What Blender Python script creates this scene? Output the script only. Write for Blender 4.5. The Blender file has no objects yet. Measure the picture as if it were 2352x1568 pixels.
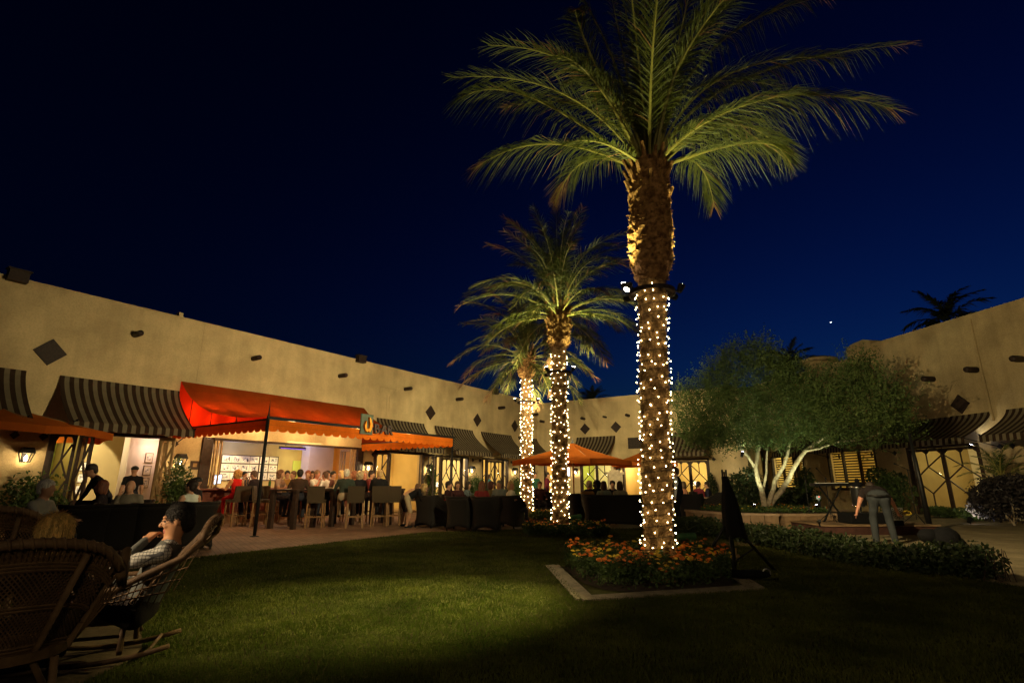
import bpy, math, random
import numpy as np
from mathutils import Vector, Matrix
R = math.radians
random.seed(7); rng = np.random.default_rng(7)
sc = bpy.context.scene
C = sc.collection
# ------------------------------------------------------------------ camera, sky, exposure
CAMH = 1.25; PITCH = math.atan(324/1214.)
cam = bpy.data.objects.new('camera', bpy.data.cameras.new('camera')); C.objects.link(cam)
cam.data.lens = 18.58; cam.data.sensor_width = 36; cam.data.clip_end = 2000; cam.data.clip_start = .05
cam.location = (0, 0, CAMH); cam.rotation_euler = (R(90)+PITCH, 0, 0); sc.camera = cam
sc.view_settings.view_transform = 'Standard'; sc.view_settings.look = 'None'; sc.view_settings.exposure = 0; sc.view_settings.gamma = 1
w = bpy.data.worlds.new('World'); sc.world = w; w.use_nodes = True
nt = w.node_tree; bg = nt.nodes['Background']
sky = nt.nodes.new('ShaderNodeTexSky'); sky.sky_type = 'NISHITA'; sky.sun_disc = False
sky.sun_elevation = R(-3); sky.sun_rotation = R(42)
gm = nt.nodes.new('ShaderNodeGamma'); gm.inputs[1].default_value = 1.8
mx = nt.nodes.new('ShaderNodeVectorMath'); mx.operation = 'MULTIPLY'; mx.inputs[1].default_value = (.20, 1.55, 8.2)
nt.links.new(sky.outputs[0], gm.inputs[0]); nt.links.new(gm.outputs[0], mx.inputs[0]); nt.links.new(mx.outputs[0], bg.inputs[0])
bg.inputs[1].default_value = .1
try:
    sc.cycles.use_light_tree = True; sc.cycles.max_bounces = 6; sc.cycles.sample_clamp_indirect = 3; sc.cycles.sample_clamp_direct = 0
    sc.cycles.use_denoising = True; sc.cycles.caustics_reflective = False; sc.cycles.caustics_refractive = False
    sc.cycles.transparent_max_bounces = 24
except Exception: pass

# ------------------------------------------------------------------ frames: measuring helpers (2352 x 1568 units)
cp, sp = math.cos(PITCH), math.sin(PITCH)
def ray(x, y):
    a = (x-1176)/1214.; b = (y-784)/1214.
    return Vector((a, cp+b*sp, sp-b*cp))
def at(x, y, Y):
    d = ray(x, y); t = Y/d.y
    return Vector((d.x*t, Y, CAMH+d.z*t))
def G(x, y, z=0.):
    d = ray(x, y); t = (z-CAMH)/d.z
    return Vector((d.x*t, d.y*t, z))
class Fr:
    """wall frame: pt(u, w, z) u along the wall, w out of the wall into the court"""
    def __init__(s, D, N, K): s.D = Vector((D[0], D[1], 0)); s.N = Vector((N[0], N[1], 0)); s.K = K
    def pt(s, u, w, z): return s.D*u + s.N*(s.K-w) + Vector((0, 0, z))
    def hit(s, x, y, w=0):
        d = ray(x, y); t = (s.K-w)/d.dot(s.N)
        return d.dot(s.D)*t, CAMH+d.z*t
A1 = R(33.3); A2 = R(10.4)
FL = Fr((math.sin(A1), math.cos(A1)), (-math.cos(A1), math.sin(A1)), 17.4)
FB = Fr((-math.cos(A1), math.sin(A1)), (math.sin(A1), math.cos(A1)), 29.4)
FR = Fr((-math.sin(A2), math.cos(A2)), (math.cos(A2), math.sin(A2)), 20.5)

# ------------------------------------------------------------------ materials
def mat(name, c, rough=.8, var=.12, vs=6., bump=0., bs=40., metal=0., emit=None, es=0., trans=None, tm=.4, spec=.3, c2=None, sheen=0.):
    m = bpy.data.materials.new(name); m.use_nodes = True; t = m.node_tree; p = t.nodes['Principled BSDF']
    p.inputs['Roughness'].default_value = rough; p.inputs['Metallic'].default_value = metal
    p.inputs['Specular IOR Level'].default_value = spec
    co = t.nodes.new('ShaderNodeTexCoord')
    if var > 0 or c2:
        n = t.nodes.new('ShaderNodeTexNoise'); n.inputs['Scale'].default_value = vs; n.inputs['Detail'].default_value = 5
        r = t.nodes.new('ShaderNodeValToRGB'); t.links.new(co.outputs['Object'], n.inputs['Vector']); t.links.new(n.outputs[0], r.inputs[0])
        a = [max(0, v*(1-var)) for v in c]; b = [min(1, v*(1+var)) for v in (c2 or c)]
        r.color_ramp.elements[0].position = .35; r.color_ramp.elements[1].position = .65
        r.color_ramp.elements[0].color = (*a, 1); r.color_ramp.elements[1].color = (*b, 1)
        t.links.new(r.outputs[0], p.inputs['Base Color'])
    else: p.inputs['Base Color'].default_value = (*c, 1)
    if bump:
        n2 = t.nodes.new('ShaderNodeTexNoise'); n2.inputs['Scale'].default_value = bs; n2.inputs['Detail'].default_value = 6
        bp = t.nodes.new('ShaderNodeBump'); bp.inputs['Strength'].default_value = bump; bp.inputs['Distance'].default_value = .02
        t.links.new(co.outputs['Object'], n2.inputs['Vector']); t.links.new(n2.outputs[0], bp.inputs['Height']); t.links.new(bp.outputs[0], p.inputs['Normal'])
    if emit: p.inputs['Emission Color'].default_value = (*emit, 1); p.inputs['Emission Strength'].default_value = es
    if trans:
        tr = t.nodes.new('ShaderNodeBsdfTranslucent'); tr.inputs[0].default_value = (*trans, 1)
        ms = t.nodes.new('ShaderNodeMixShader'); ms.inputs[0].default_value = tm
        o = t.nodes['Material Output']; t.links.new(p.outputs[0], ms.inputs[1]); t.links.new(tr.outputs[0], ms.inputs[2]); t.links.new(ms.outputs[0], o.inputs[0])
    return m
def weave(name, c, c2, sc_=60., rough=.6):
    """woven wicker: crossed wave bands drive colour and bump"""
    m = mat(name, c, rough, 0); t = m.node_tree; p = t.nodes['Principled BSDF']; co = t.nodes.new('ShaderNodeTexCoord')
    bnd = []
    for ax in ('Z', 'X'):
        wv = t.nodes.new('ShaderNodeTexWave'); wv.bands_direction = ax; wv.inputs['Scale'].default_value = sc_/6.; wv.inputs['Distortion'].default_value = .6
        t.links.new(co.outputs['Object'], wv.inputs[0]); bnd.append(wv)
    mm = t.nodes.new('ShaderNodeMath'); mm.operation = 'MULTIPLY'; t.links.new(bnd[0].outputs[1], mm.inputs[0]); t.links.new(bnd[1].outputs[1], mm.inputs[1])
    r = t.nodes.new('ShaderNodeValToRGB'); r.color_ramp.elements[0].color = (*c2, 1); r.color_ramp.elements[1].color = (*c, 1); r.color_ramp.elements[1].position = .5
    t.links.new(mm.outputs[0], r.inputs[0]); t.links.new(r.outputs[0], p.inputs['Base Color'])
    bp = t.nodes.new('ShaderNodeBump'); bp.inputs['Strength'].default_value = .8; bp.inputs['Distance'].default_value = .01
    t.links.new(mm.outputs[0], bp.inputs['Height']); t.links.new(bp.outputs[0], p.inputs['Normal'])
    return m
def glassmat(name):
    m = bpy.data.materials.new(name); m.use_nodes = True; t = m.node_tree; t.nodes.clear()
    o = t.nodes.new('ShaderNodeOutputMaterial'); tr = t.nodes.new('ShaderNodeBsdfTransparent'); gl = t.nodes.new('ShaderNodeBsdfGlossy')
    gl.inputs['Roughness'].default_value = .03; lw = t.nodes.new('ShaderNodeLayerWeight'); fr = t.nodes.new('ShaderNodeMath'); fr.operation = 'POWER'; fr.inputs[1].default_value = 5; t.links.new(lw.outputs['Facing'], fr.inputs[0]); f2 = t.nodes.new('ShaderNodeMath'); f2.operation = 'MULTIPLY_ADD'; f2.inputs[1].default_value = .9; f2.inputs[2].default_value = .05; t.links.new(fr.outputs[0], f2.inputs[0]); ms = t.nodes.new('ShaderNodeMixShader')
    t.links.new(f2.outputs[0], ms.inputs[0]); t.links.new(tr.outputs[0], ms.inputs[1]); t.links.new(gl.outputs[0], ms.inputs[2]); t.links.new(ms.outputs[0], o.inputs[0])
    return m
def emat(name, c, s):
    m = bpy.data.materials.new(name); m.use_nodes = True; t = m.node_tree; t.nodes.clear()
    o = t.nodes.new('ShaderNodeOutputMaterial'); e = t.nodes.new('ShaderNodeEmission'); e.inputs[0].default_value = (*c, 1); e.inputs[1].default_value = s
    t.links.new(e.outputs[0], o.inputs[0]); return m
M = {}
M['stucco'] = mat('stucco', (.50, .39, .21), .92, .10, 1.1, .5, 55, spec=.1)
M['stucco_r'] = mat('stucco_weathered', (.44, .34, .18), .92, .16, .8, .5, 45, spec=.1)
M['pale'] = mat('pale_plaster', (.74, .68, .60), .8, .05, 2, .1, 30)
M['ochre'] = mat('ochre_plaster', (.40, .30, .12), .85, .08, 2, .1, 30)
M['yellow'] = mat('yellow_plaster', (.72, .55, .22), .85, .06, 1.5)
M['cream'] = mat('cream_plaster', (.78, .70, .50), .85, .05, 1.5)
M['orangewall'] = mat('amber_plaster', (.75, .38, .07), .85, .06, 1.5)
M['green'] = mat('olive_green_plaster', (.42, .48, .10), .85, .06, 1.5)
M['ceil'] = mat('white_ceiling', (.72, .72, .76), .8, .03, 2)
M['darkwood'] = mat('dark_stained_wood', (.035, .02, .014), .55, .3, 9, .2, 60)
M['blackmetal'] = mat('black_metal', (.012, .012, .012), .45, .1, 9, metal=.3)
M['rust'] = mat('dark_bronze', (.03, .018, .013), .6, .3, 20, .2, 80)
M['tanwood'] = mat('tan_painted_wood', (.34, .22, .10), .6, .15, 8, .1, 60)
M['redwood'] = mat('red_brown_wood', (.16, .05, .03), .45, .25, 5, .1, 50)
M['floorin'] = mat('tile_floor', (.25, .13, .07), .4, .2, 3)
M['chrome'] = mat('chrome', (.8, .8, .8), .15, 0, metal=1)
M['black'] = mat('black_fabric', (.005, .005, .006), .9, .2, 20, .2, 90, spec=.15)
M['silver'] = mat('silver_metal', (.5, .5, .5), .3, .05, metal=.9)
M['white'] = mat('white_ceramic', (.75, .74, .70), .4, .03)
M['paper'] = mat('white_paper', (.62, .56, .44), .8, .03)
M['frame'] = mat('picture_frame_wood', (.05, .03, .02), .5, .2)
M['photo'] = mat('black_and_white_print', (.04, .04, .04), .5, .0, 14, c2=(.75, .72, .66))
M['glass'] = glassmat('window_glass')
M['stripeD'] = mat('awning_stripe_dark', (.045, .028, .018), .9, .12, 5, .3, 120, trans=(.05, .03, .02), tm=.15, spec=.05)
M['stripeL'] = mat('awning_stripe_light', (.185, .155, .10), .9, .10, 5, .3, 120, trans=(.25, .2, .12), tm=.15, spec=.05)
M['redcloth'] = mat('red_orange_canvas', (.17, .052, .008), .9, .12, 3, .2, 120, trans=(.70, .060, .006), tm=.20, spec=.05)
M['redside_lit'] = mat('red_canvas_lit_side', (.20, .035, .006), .9, .12, 3, .2, 120, trans=(.85, .030, .004), tm=.5, spec=.05)  # awning canvas again, colour shifted redder so the sides look lit through
M['orangecloth'] = mat('orange_canvas', (.62, .17, .015), .9, .10, 3, .2, 120, trans=(.85, .22, .015), tm=.40, spec=.05)
M['umbcloth'] = mat('rust_orange_canvas', (.42, .11, .015), .9, .10, 3, .2, 120, trans=(.75, .22, .02), tm=.35, spec=.05)
M['slate'] = mat('grey_green_panel', (.085, .105, .072), .7, .15, 8)
M['signorange'] = mat('orange_enamel', (.85, .30, .02), .4, .05)
M['signdark'] = mat('dark_letter_metal', (.05, .035, .03), .5, .1)
M['wickerdark'] = weave('dark_woven_wicker', (.022, .016, .013), (.006, .005, .004), 120)
M['wickerstool'] = weave('olive_brown_wicker', (.12, .085, .045), (.03, .02, .012), 150)
M['wicker'] = mat('brown_rattan', (.135, .080, .036), .6, .25, 14, .3, 160)
M['wickerold'] = mat('dark_brown_rattan', (.11, .062, .03), .6, .3, 14, .3, 160)
M['rocker'] = mat('dark_rattan_pole', (.045, .026, .016), .45, .25, 14, .2, 60)
M['cushion'] = mat('mustard_cushion', (.25, .13, .03), .9, .1)
M['stoolwood'] = mat('stool_leg_wood', (.22, .12, .05), .5, .15, 12)
M['bark'] = mat('palm_bark', (.22, .125, .05), .95, .35, 9, .9, 30, c2=(.34, .215, .095), spec=.05)
M['fiber'] = mat('palm_boot_fibre', (.20, .10, .038), .95, .4, 12, 1., 45, c2=(.30, .165, .07), spec=.05)
M['frond'] = mat('palm_leaflet', (.052, .066, .012), .55, .25, 5, trans=(.10, .13, .02), tm=.3, c2=(.085, .095, .018))
M['deadfrond'] = mat('dry_palm_leaflet', (.20, .11, .045), .7, .25, 5)
M['rachis'] = mat('palm_leaf_stalk', (.22, .20, .055), .5, .2, 5)
M['farpalm'] = mat('far_palm_leaf', (.03, .04, .02), .8, .2)
M['leafA'] = mat('olive_leaf', (.055, .10, .025), .6, .35, 3, trans=(.08, .12, .03), tm=.3, c2=(.085, .125, .035))
M['leafB'] = mat('shrub_leaf', (.035, .065, .018), .5, .35, 4, trans=(.05, .09, .02), tm=.25, c2=(.07, .11, .03))
M['leafH'] = mat('hedge_leaf', (.020, .034, .012), .5, .35, 4, trans=(.04, .07, .02), tm=.2, c2=(.040, .058, .02))
M['leafD'] = mat('dark_bush_leaf', (.022, .018, .018), .6, .3, 4)
M['barkT'] = mat('pale_smooth_bark', (.30, .24, .15), .85, .3, 10, .6, 40)
M['petalO'] = mat('orange_petals', (.62, .16, .012), .7, .2, 30)
M['petalY'] = mat('yellow_petals', (.60, .42, .03), .7, .2, 30)
M['soil'] = mat('soil', (.035, .022, .014), .95, .3, 12, .5, 40)
M['stone'] = mat('sandstone_block', (.20, .125, .065), .9, .3, 3, .6, 20)
M['darkbrick'] = mat('dark_red_brick', (.055, .022, .016), .9, .3, 5, .4, 30)
M['slat'] = mat('pale_blind_slat', (.55, .47, .25), .7, .05, trans=(.75, .66, .32), tm=.65)
M['stonecap'] = mat('stone_cap', (.30, .20, .12), .85, .2, 5, .4, 30)
M['concrete'] = mat('concrete_paver', (.20, .165, .115), .9, .2, 5, .4, 50)
M['statue'] = mat('carved_stone', (.42, .35, .24), .9, .15, 8, .5, 40)
M['tv'] = emat('violet_screen', (.35, .12, .9), 1.6)
M['screen'] = emat('blue_white_screen', (.65, .8, 1.), 3.)
M['bulbS'] = emat('string_bulb_glow', (1., .74, .36), 36.)
M['flame'] = emat('lantern_bulb_glow', (1., .78, .45), 30.)
M['flood'] = emat('floodlight_lens', (1., .85, .62), 60.)
M['coolflood'] = emat('cool_spotlight_lens', (.80, .80, 1.), 40.)
M['lampshade'] = emat('lit_lampshade', (1., .80, .50), 2.6)
M['paneglow'] = emat('bright_pane_glow', (1., .90, .66), 1.5)
M['star'] = emat('starlight', (.9, .92, 1.), 6.)
M['redled'] = emat('red_indicator', (1., .08, .05), 6.)

def weather(m, amt=.35):
    t = m.node_tree; p = t.nodes['Principled BSDF']; co = [n for n in t.nodes if n.type == 'TEX_COORD'][0]; src = p.inputs['Base Color'].links[0].from_socket
    a = t.nodes.new('ShaderNodeTexNoise'); a.inputs['Scale'].default_value = .55; a.inputs['Detail'].default_value = 9; a.inputs['Roughness'].default_value = .65; t.links.new(co.outputs['Object'], a.inputs['Vector'])
    mp = t.nodes.new('ShaderNodeMapping'); mp.inputs['Scale'].default_value = (2.2, 2.2, .16); t.links.new(co.outputs['Object'], mp.inputs[0])
    b = t.nodes.new('ShaderNodeTexNoise'); b.inputs['Scale'].default_value = 1.6; b.inputs['Detail'].default_value = 6; t.links.new(mp.outputs[0], b.inputs['Vector'])
    c = t.nodes.new('ShaderNodeTexNoise'); c.inputs['Scale'].default_value = 26; c.inputs['Detail'].default_value = 3; t.links.new(co.outputs['Object'], c.inputs['Vector'])
    last = src
    for n, lo, k in ((a, .55, amt), (b, .62, amt*.4), (c, .5, amt*.7)):
        r = t.nodes.new('ShaderNodeMapRange'); r.inputs[1].default_value = .32; r.inputs[2].default_value = .62; r.inputs[3].default_value = 1-k; r.inputs[4].default_value = 1.08
        t.links.new(n.outputs[0], r.inputs[0]); x = t.nodes.new('ShaderNodeVectorMath'); x.operation = 'SCALE'; t.links.new(last, x.inputs[0]); t.links.new(r.outputs[0], x.inputs['Scale']); last = x.outputs[0]
    t.links.new(last, p.inputs['Base Color'])
weather(M['stucco'], .10); weather(M['stucco_r'], .20); weather(M['redcloth'] , .3); weather(M['orangecloth'], .25); weather(M['umbcloth'], .2)
# ------------------------------------------------------------------ mesh building
class MB:
    def __init__(s): s.v = []; s.f = []; s.m = []
    def add(s, vs, fs, mi=0):
        o = len(s.v); s.v += [tuple(p) for p in vs]
        s.f += [tuple(i+o for i in f) for f in fs]; s.m += [mi]*len(fs)
    def box(s, c, dx, dy, dz, mi=0):
        """c centre; dx, dy, dz half-extent vectors"""
        c = Vector(c); dx = Vector(dx); dy = Vector(dy); dz = Vector(dz)
        vs = [c+dx*a+dy*b+dz*e for a in (-1, 1) for b in (-1, 1) for e in (-1, 1)]
        s.add(vs, [(0, 1, 3, 2), (4, 6, 7, 5), (0, 4, 5, 1), (2, 3, 7, 6), (0, 2, 6, 4), (1, 5, 7, 3)], mi)
    def bx(s, x0, x1, y0, y1, z0, z1, mi=0):
        s.box(((x0+x1)/2, (y0+y1)/2, (z0+z1)/2), ((x1-x0)/2, 0, 0), (0, (y1-y0)/2, 0), (0, 0, (z1-z0)/2), mi)
    def fbox(s, F, u0, u1, w0, w1, z0, z1, mi=0):
        s.box(F.pt((u0+u1)/2, (w0+w1)/2, (z0+z1)/2), F.D*((u1-u0)/2), F.N*((w1-w0)/2), (0, 0, (z1-z0)/2), mi)
    def bar(s, a, b, r, r2=None, mi=0, up=(0, 0, 1)):
        a = Vector(a); b = Vector(b); d = (b-a); L = d.length
        if L < 1e-6: return
        d /= L; u = Vector(up)
        if abs(d.dot(u)) > .97: u = Vector((1, 0, 0))
        x = d.cross(u).normalized(); y = x.cross(d); r2 = r if r2 is None else r2
        s.box((a+b)/2, x*r, y*r2, d*(L/2), mi)
    def tube(s, pts, rad, n=8, mi=0, cap=True):
        pts = [Vector(p) for p in pts]; k = len(pts)
        if not hasattr(rad, '__len__'): rad = [rad]*k
        vs = []; fs = []; prev = None
        for i, p in enumerate(pts):
            d = (pts[min(i+1, k-1)]-pts[max(i-1, 0)])
            d = d.normalized() if d.length > 1e-9 else Vector((0, 0, 1))
            if prev is None:
                a = Vector((0, 0, 1)) if abs(d.z) < .9 else Vector((1, 0, 0)); x = d.cross(a).normalized()
            else:
                x = prev-d*prev.dot(d); x = x.normalized() if x.length > 1e-6 else d.orthogonal().normalized()
            prev = x; y = d.cross(x)
            for j in range(n):
                t = 2*math.pi*j/n; vs.append(p+(x*math.cos(t)+y*math.sin(t))*rad[i])
        for i in range(k-1):
            for j in range(n):
                a = i*n+j; b = i*n+(j+1) % n; fs.append((a, b, b+n, a+n))
        if cap: fs.append(tuple(range(n-1, -1, -1))); fs.append(tuple(range((k-1)*n, k*n)))
        s.add(vs, fs, mi)
    def lathe(s, c, prof, n=16, mi=0, sx=1., sy=1.):
        c = Vector(c); vs = []; fs = []
        for r, z in prof:
            for j in range(n):
                t = 2*math.pi*j/n; vs.append(c+Vector((r*sx*math.cos(t), r*sy*math.sin(t), z)))
        for i in range(len(prof)-1):
            for j in range(n):
                a = i*n+j; b = i*n+(j+1) % n; fs.append((a, b, b+n, a+n))
        s.add(vs, fs, mi)
        s.add([c+Vector((0, 0, prof[0][1])), *vs[:n]], [(0, (j+1) % n+1, j+1) for j in range(n)], mi)
        s.add([c+Vector((0, 0, prof[-1][1])), *vs[-n:]], [(0, j+1, (j+1) % n+1) for j in range(n)], mi)
    def ell(s, c, rx, ry, rz, n=12, mi=0):
        k = n//2+1
        s.lathe(c, [(math.sin(math.pi*i/k)*1., -math.cos(math.pi*i/k)*rz) for i in range(1, k)], n, mi, rx, ry)
    def quad(s, a, b, c, d, mi=0): s.add([a, b, c, d], [(0, 1, 2, 3)], mi)
    def prism(s, pts, ext, mi=0):
        pts = [Vector(p) for p in pts]; n = len(pts); e = Vector(ext)
        s.add(pts+[p+e for p in pts], [tuple(range(n)), tuple(range(2*n-1, n-1, -1))]+[(i, (i+1) % n, (i+1) % n+n, i+n) for i in range(n)], mi)
    def build(s, name, mats, parent=None, smooth=False, loc=None):
        me = bpy.data.meshes.new(name); me.from_pydata(s.v, [], s.f)
        if not isinstance(mats, (list, tuple)): mats = [mats]
        for m in mats: me.materials.append(M[m] if isinstance(m, str) else m)
        if len(mats) > 1: me.polygons.foreach_set('material_index', s.m)
        if smooth: me.polygons.foreach_set('use_smooth', [True]*len(s.f))
        me.update(); o = bpy.data.objects.new(name, me); C.objects.link(o)
        if parent: o.parent = parent
        if loc is not None: o.location = loc
        return o
def tag(o, label=None, cat=None, group=None, kind=None):
    if label: o['label'] = label
    if cat: o['category'] = cat
    if group: o['group'] = group
    if kind: o['kind'] = kind
    return o
def empty(name, label, cat, loc=(0, 0, 0), rz=0., group=None):
    o = bpy.data.objects.new(name, None); C.objects.link(o); o.location = loc; o.rotation_euler = (0, 0, rz); o.empty_display_size = .1
    return tag(o, label, cat, group)
def kids(o): return [c for c in bpy.data.objects if c.parent == o]
def dup(root, loc, rz=None, label=None, group=None):
    r = root.copy(); C.objects.link(r); r.location = loc
    if rz is not None: r.rotation_euler = (0, 0, rz)
    if label: r['label'] = label
    if group: r['group'] = group
    for ch in list(root.children):
        c = ch.copy(); C.objects.link(c); c.parent = r
        for g in list(ch.children):
            d = g.copy(); C.objects.link(d); d.parent = c
    return r
def npmesh(name, V, Fq, mats, mi=None, parent=None):
    """V (n,3) array, Fq (k,4) or (k,3) int array"""
    me = bpy.data.meshes.new(name); k = Fq.shape[1]
    me.vertices.add(len(V)); me.vertices.foreach_set('co', V.astype(np.float32).ravel())
    me.loops.add(Fq.size); me.loops.foreach_set('vertex_index', Fq.astype(np.int32).ravel())
    me.polygons.add(len(Fq)); me.polygons.foreach_set('loop_start', np.arange(0, Fq.size, k, dtype=np.int32))
    me.polygons.foreach_set('loop_total', np.full(len(Fq), k, dtype=np.int32))
    if not isinstance(mats, (list, tuple)): mats = [mats]
    for m in mats: me.materials.append(M[m] if isinstance(m, str) else m)
    if mi is not None: me.polygons.foreach_set('material_index', mi.astype(np.int32))
    me.update(calc_edges=True); me.validate()
    o = bpy.data.objects.new(name, me); C.objects.link(o)
    if parent: o.parent = parent
    return o
def leafquads(P, size, aspect=.45, updir=None):
    """P (n,3) centres -> rhombus leaves with random orientation"""
    n = len(P); d = rng.normal(size=(n, 3))
    if updir is not None: d += np.array(updir)
    d /= np.linalg.norm(d, axis=1)[:, None]
    e = rng.normal(size=(n, 3)); e -= d*(e*d).sum(1)[:, None]; e /= np.linalg.norm(e, axis=1)[:, None]
    s = size*(.6+.8*rng.random(n))[:, None]
    V = np.stack([P-d*s, P+e*s*aspect, P+d*s, P-e*s*aspect], 1).reshape(-1, 3)
    return V, np.arange(4*n).reshape(n, 4)
def light(kind, loc, energy, color=(1, .75, .42), target=None, size=.1, spot=60, blend=.6, sizey=None, name='lamp_light'):
    l = bpy.data.lights.new(name, kind); l.energy = energy; l.color = color
    if kind == 'SPOT': l.spot_size = R(spot); l.spot_blend = blend; l.shadow_soft_size = size
    elif kind == 'AREA':
        l.size = size
        if sizey: l.shape = 'RECTANGLE'; l.size_y = sizey
    else: l.shadow_soft_size = size
    o = bpy.data.objects.new(name, l); C.objects.link(o); o.location = loc
    if target is not None: o.rotation_euler = (Vector(target)-Vector(loc)).to_track_quat('-Z', 'Y').to_euler()
    return o

# ------------------------------------------------------------------ the ground
def brickmat(name, c1, c2, mortar, scale, bw=.5, rh=.25):
    m = mat(name, c1, .75, 0, spec=.25); t = m.node_tree; p = t.nodes['Principled BSDF']; co = t.nodes.new('ShaderNodeTexCoord')
    mp = t.nodes.new('ShaderNodeMapping'); mp.inputs['Rotation'].default_value = (0, 0, R(56.7)); mp.inputs['Scale'].default_value = (scale,)*3
    b = t.nodes.new('ShaderNodeTexBrick'); b.inputs['Color1'].default_value = (*c1, 1); b.inputs['Color2'].default_value = (*c2, 1); b.inputs['Mortar'].default_value = (*mortar, 1)
    b.inputs['Scale'].default_value = 1; b.inputs['Mortar Size'].default_value = .012; b.inputs['Brick Width'].default_value = bw; b.inputs['Row Height'].default_value = rh
    n = t.nodes.new('ShaderNodeTexNoise'); n.inputs['Scale'].default_value = 1.3; n.inputs['Detail'].default_value = 8
    x = t.nodes.new('ShaderNodeMixRGB'); x.blend_type = 'MULTIPLY'; x.inputs[0].default_value = .55
    t.links.new(co.outputs['Object'], mp.inputs[0]); t.links.new(mp.outputs[0], b.inputs[0]); t.links.new(co.outputs['Object'], n.inputs['Vector'])
    t.links.new(b.outputs[0], x.inputs[1]); t.links.new(n.outputs[0], x.inputs[2]); t.links.new(x.outputs[0], p.inputs['Base Color'])
    bp = t.nodes.new('ShaderNodeBump'); bp.inputs['Strength'].default_value = .5; bp.inputs['Distance'].default_value = .01
    t.links.new(b.outputs[1], bp.inputs['Height']); bp.invert = True; t.links.new(bp.outputs[0], p.inputs['Normal'])
    return m
M['pavers'] = brickmat('terracotta_pavers', (.34, .20, .13), (.27, .155, .10), (.12, .08, .06), 2.2)
M['grassbase'] = mat('lawn_thatch', (.050, .045, .018), .95, .35, 2.2, .9, 90, c2=(.060, .062, .020), spec=.05)
M['blade'] = mat('grass_blade', (.055, .062, .012), .6, .3, 1.2, trans=(.07, .12, .015), tm=.35, c2=(.11, .115, .022), spec=.15)
M['pad'] = mat('worn_pad', (.10, .07, .045), .9, .3, 2.2, .4, 40, spec=.1)
M['conc'] = mat('court_concrete', (.23, .185, .11), .9, .18, 1.2, .4, 40, spec=.1)
def sheet(name, pts, z, m, kind='structure'):
    b = MB(); b.add([(p[0], p[1], z) for p in pts], [tuple(range(len(pts)))]); o = b.build(name, m); return tag(o, kind=kind)
sheet('ground', [(-300, -300), (300, -300), (300, 300), (-300, 300)], 0, 'conc')
sheet('patio', [FL.pt(-12, 17.4-9.87, 0), FL.pt(10.98, 17.4-9.87, 0), (.2, 15.45), (.5, 22), FL.pt(20, 3.2, 0), FL.pt(20, 0.02, 0), FL.pt(-12, .02, 0)], .005, 'pavers')
LAWN = [tuple(FL.pt(-14, 17.4-9.87, 0))[:2], tuple(FL.pt(10.98, 17.4-9.87, 0))[:2], (.2, 15.45), (3.6, 15.8), (5.6, 15.2), (5.4, 10.9), (6.3, 6.9), (7.2, 6.1), (9.5, 5.2), (14, 3.5), (14, -8), (-16, -8)]
sheet('lawn', LAWN, .010, 'grassbase')
# small cross path glimpsed by the hedge and the paved pad under the rocking chairs
sheet('path', [(4.05, 11.6), (5.5, 11.2), (5.6, 11.9), (4.0, 12.4)], .016, 'pavers')
sheet('seating_pad', [(-7.2, 5.9), (-3.3, 5.2), (-2.75, 4.4), (-2.75, 3.0), (-3.6, -1), (-8, -1)], .016, 'pad')
for k_ in ('conc', 'grassbase', 'pad', 'concrete', 'pavers'): weather(M[k_], .35)
weather(M['blade'], .35)
def inpoly(x, y, poly):
    c = np.zeros(len(x), bool); n = len(poly)
    for i in range(n):
        x1, y1 = poly[i]; x2, y2 = poly[(i+1) % n]
        k = ((y1 > y) != (y2 > y)) & (x < (x2-x1)*(y-y1)/((y2-y1) if y2 != y1 else 1e-9)+x1); c ^= k
    return c
# grass blades, thinning out with distance
def grass():
    n = 520000; Y = 2.6+(1-rng.random(n)**.62)*13.5; X = (rng.random(n)-.5)*2*(.98*Y+.6)
    ok = inpoly(X, Y, LAWN) & ~inpoly(X, Y, [(.6, 8.7), (.78, 6.3), (2.85, 6.9), (3.15, 8.9)]) & ~inpoly(X, Y, [(-7.2, 5.9), (-3.3, 5.2), (-2.75, 4.4), (-2.75, 3.0), (-3.6, -1), (-8, -1)])
    X = X[ok]; Y = Y[ok]; n = len(X); a = rng.random(n)*6.283; h = .016+.022*rng.random(n); wd = (.0022+.0004*Y)
    lean = .5*h; b = rng.random(n)*6.283
    P = np.stack([X, Y, np.full(n, .009)], 1); e = np.stack([np.cos(a)*wd, np.sin(a)*wd, np.zeros(n)], 1)
    T = P+np.stack([np.cos(b)*lean, np.sin(b)*lean, h], 1)
    V = np.stack([P-e, P+e, T], 1).reshape(-1, 3)
    o = npmesh('grass', V, np.arange(3*n).reshape(n, 3), 'blade'); tag(o, 'short dark green turf of the courtyard lawn', 'grass', kind='stuff')
grass()

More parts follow.
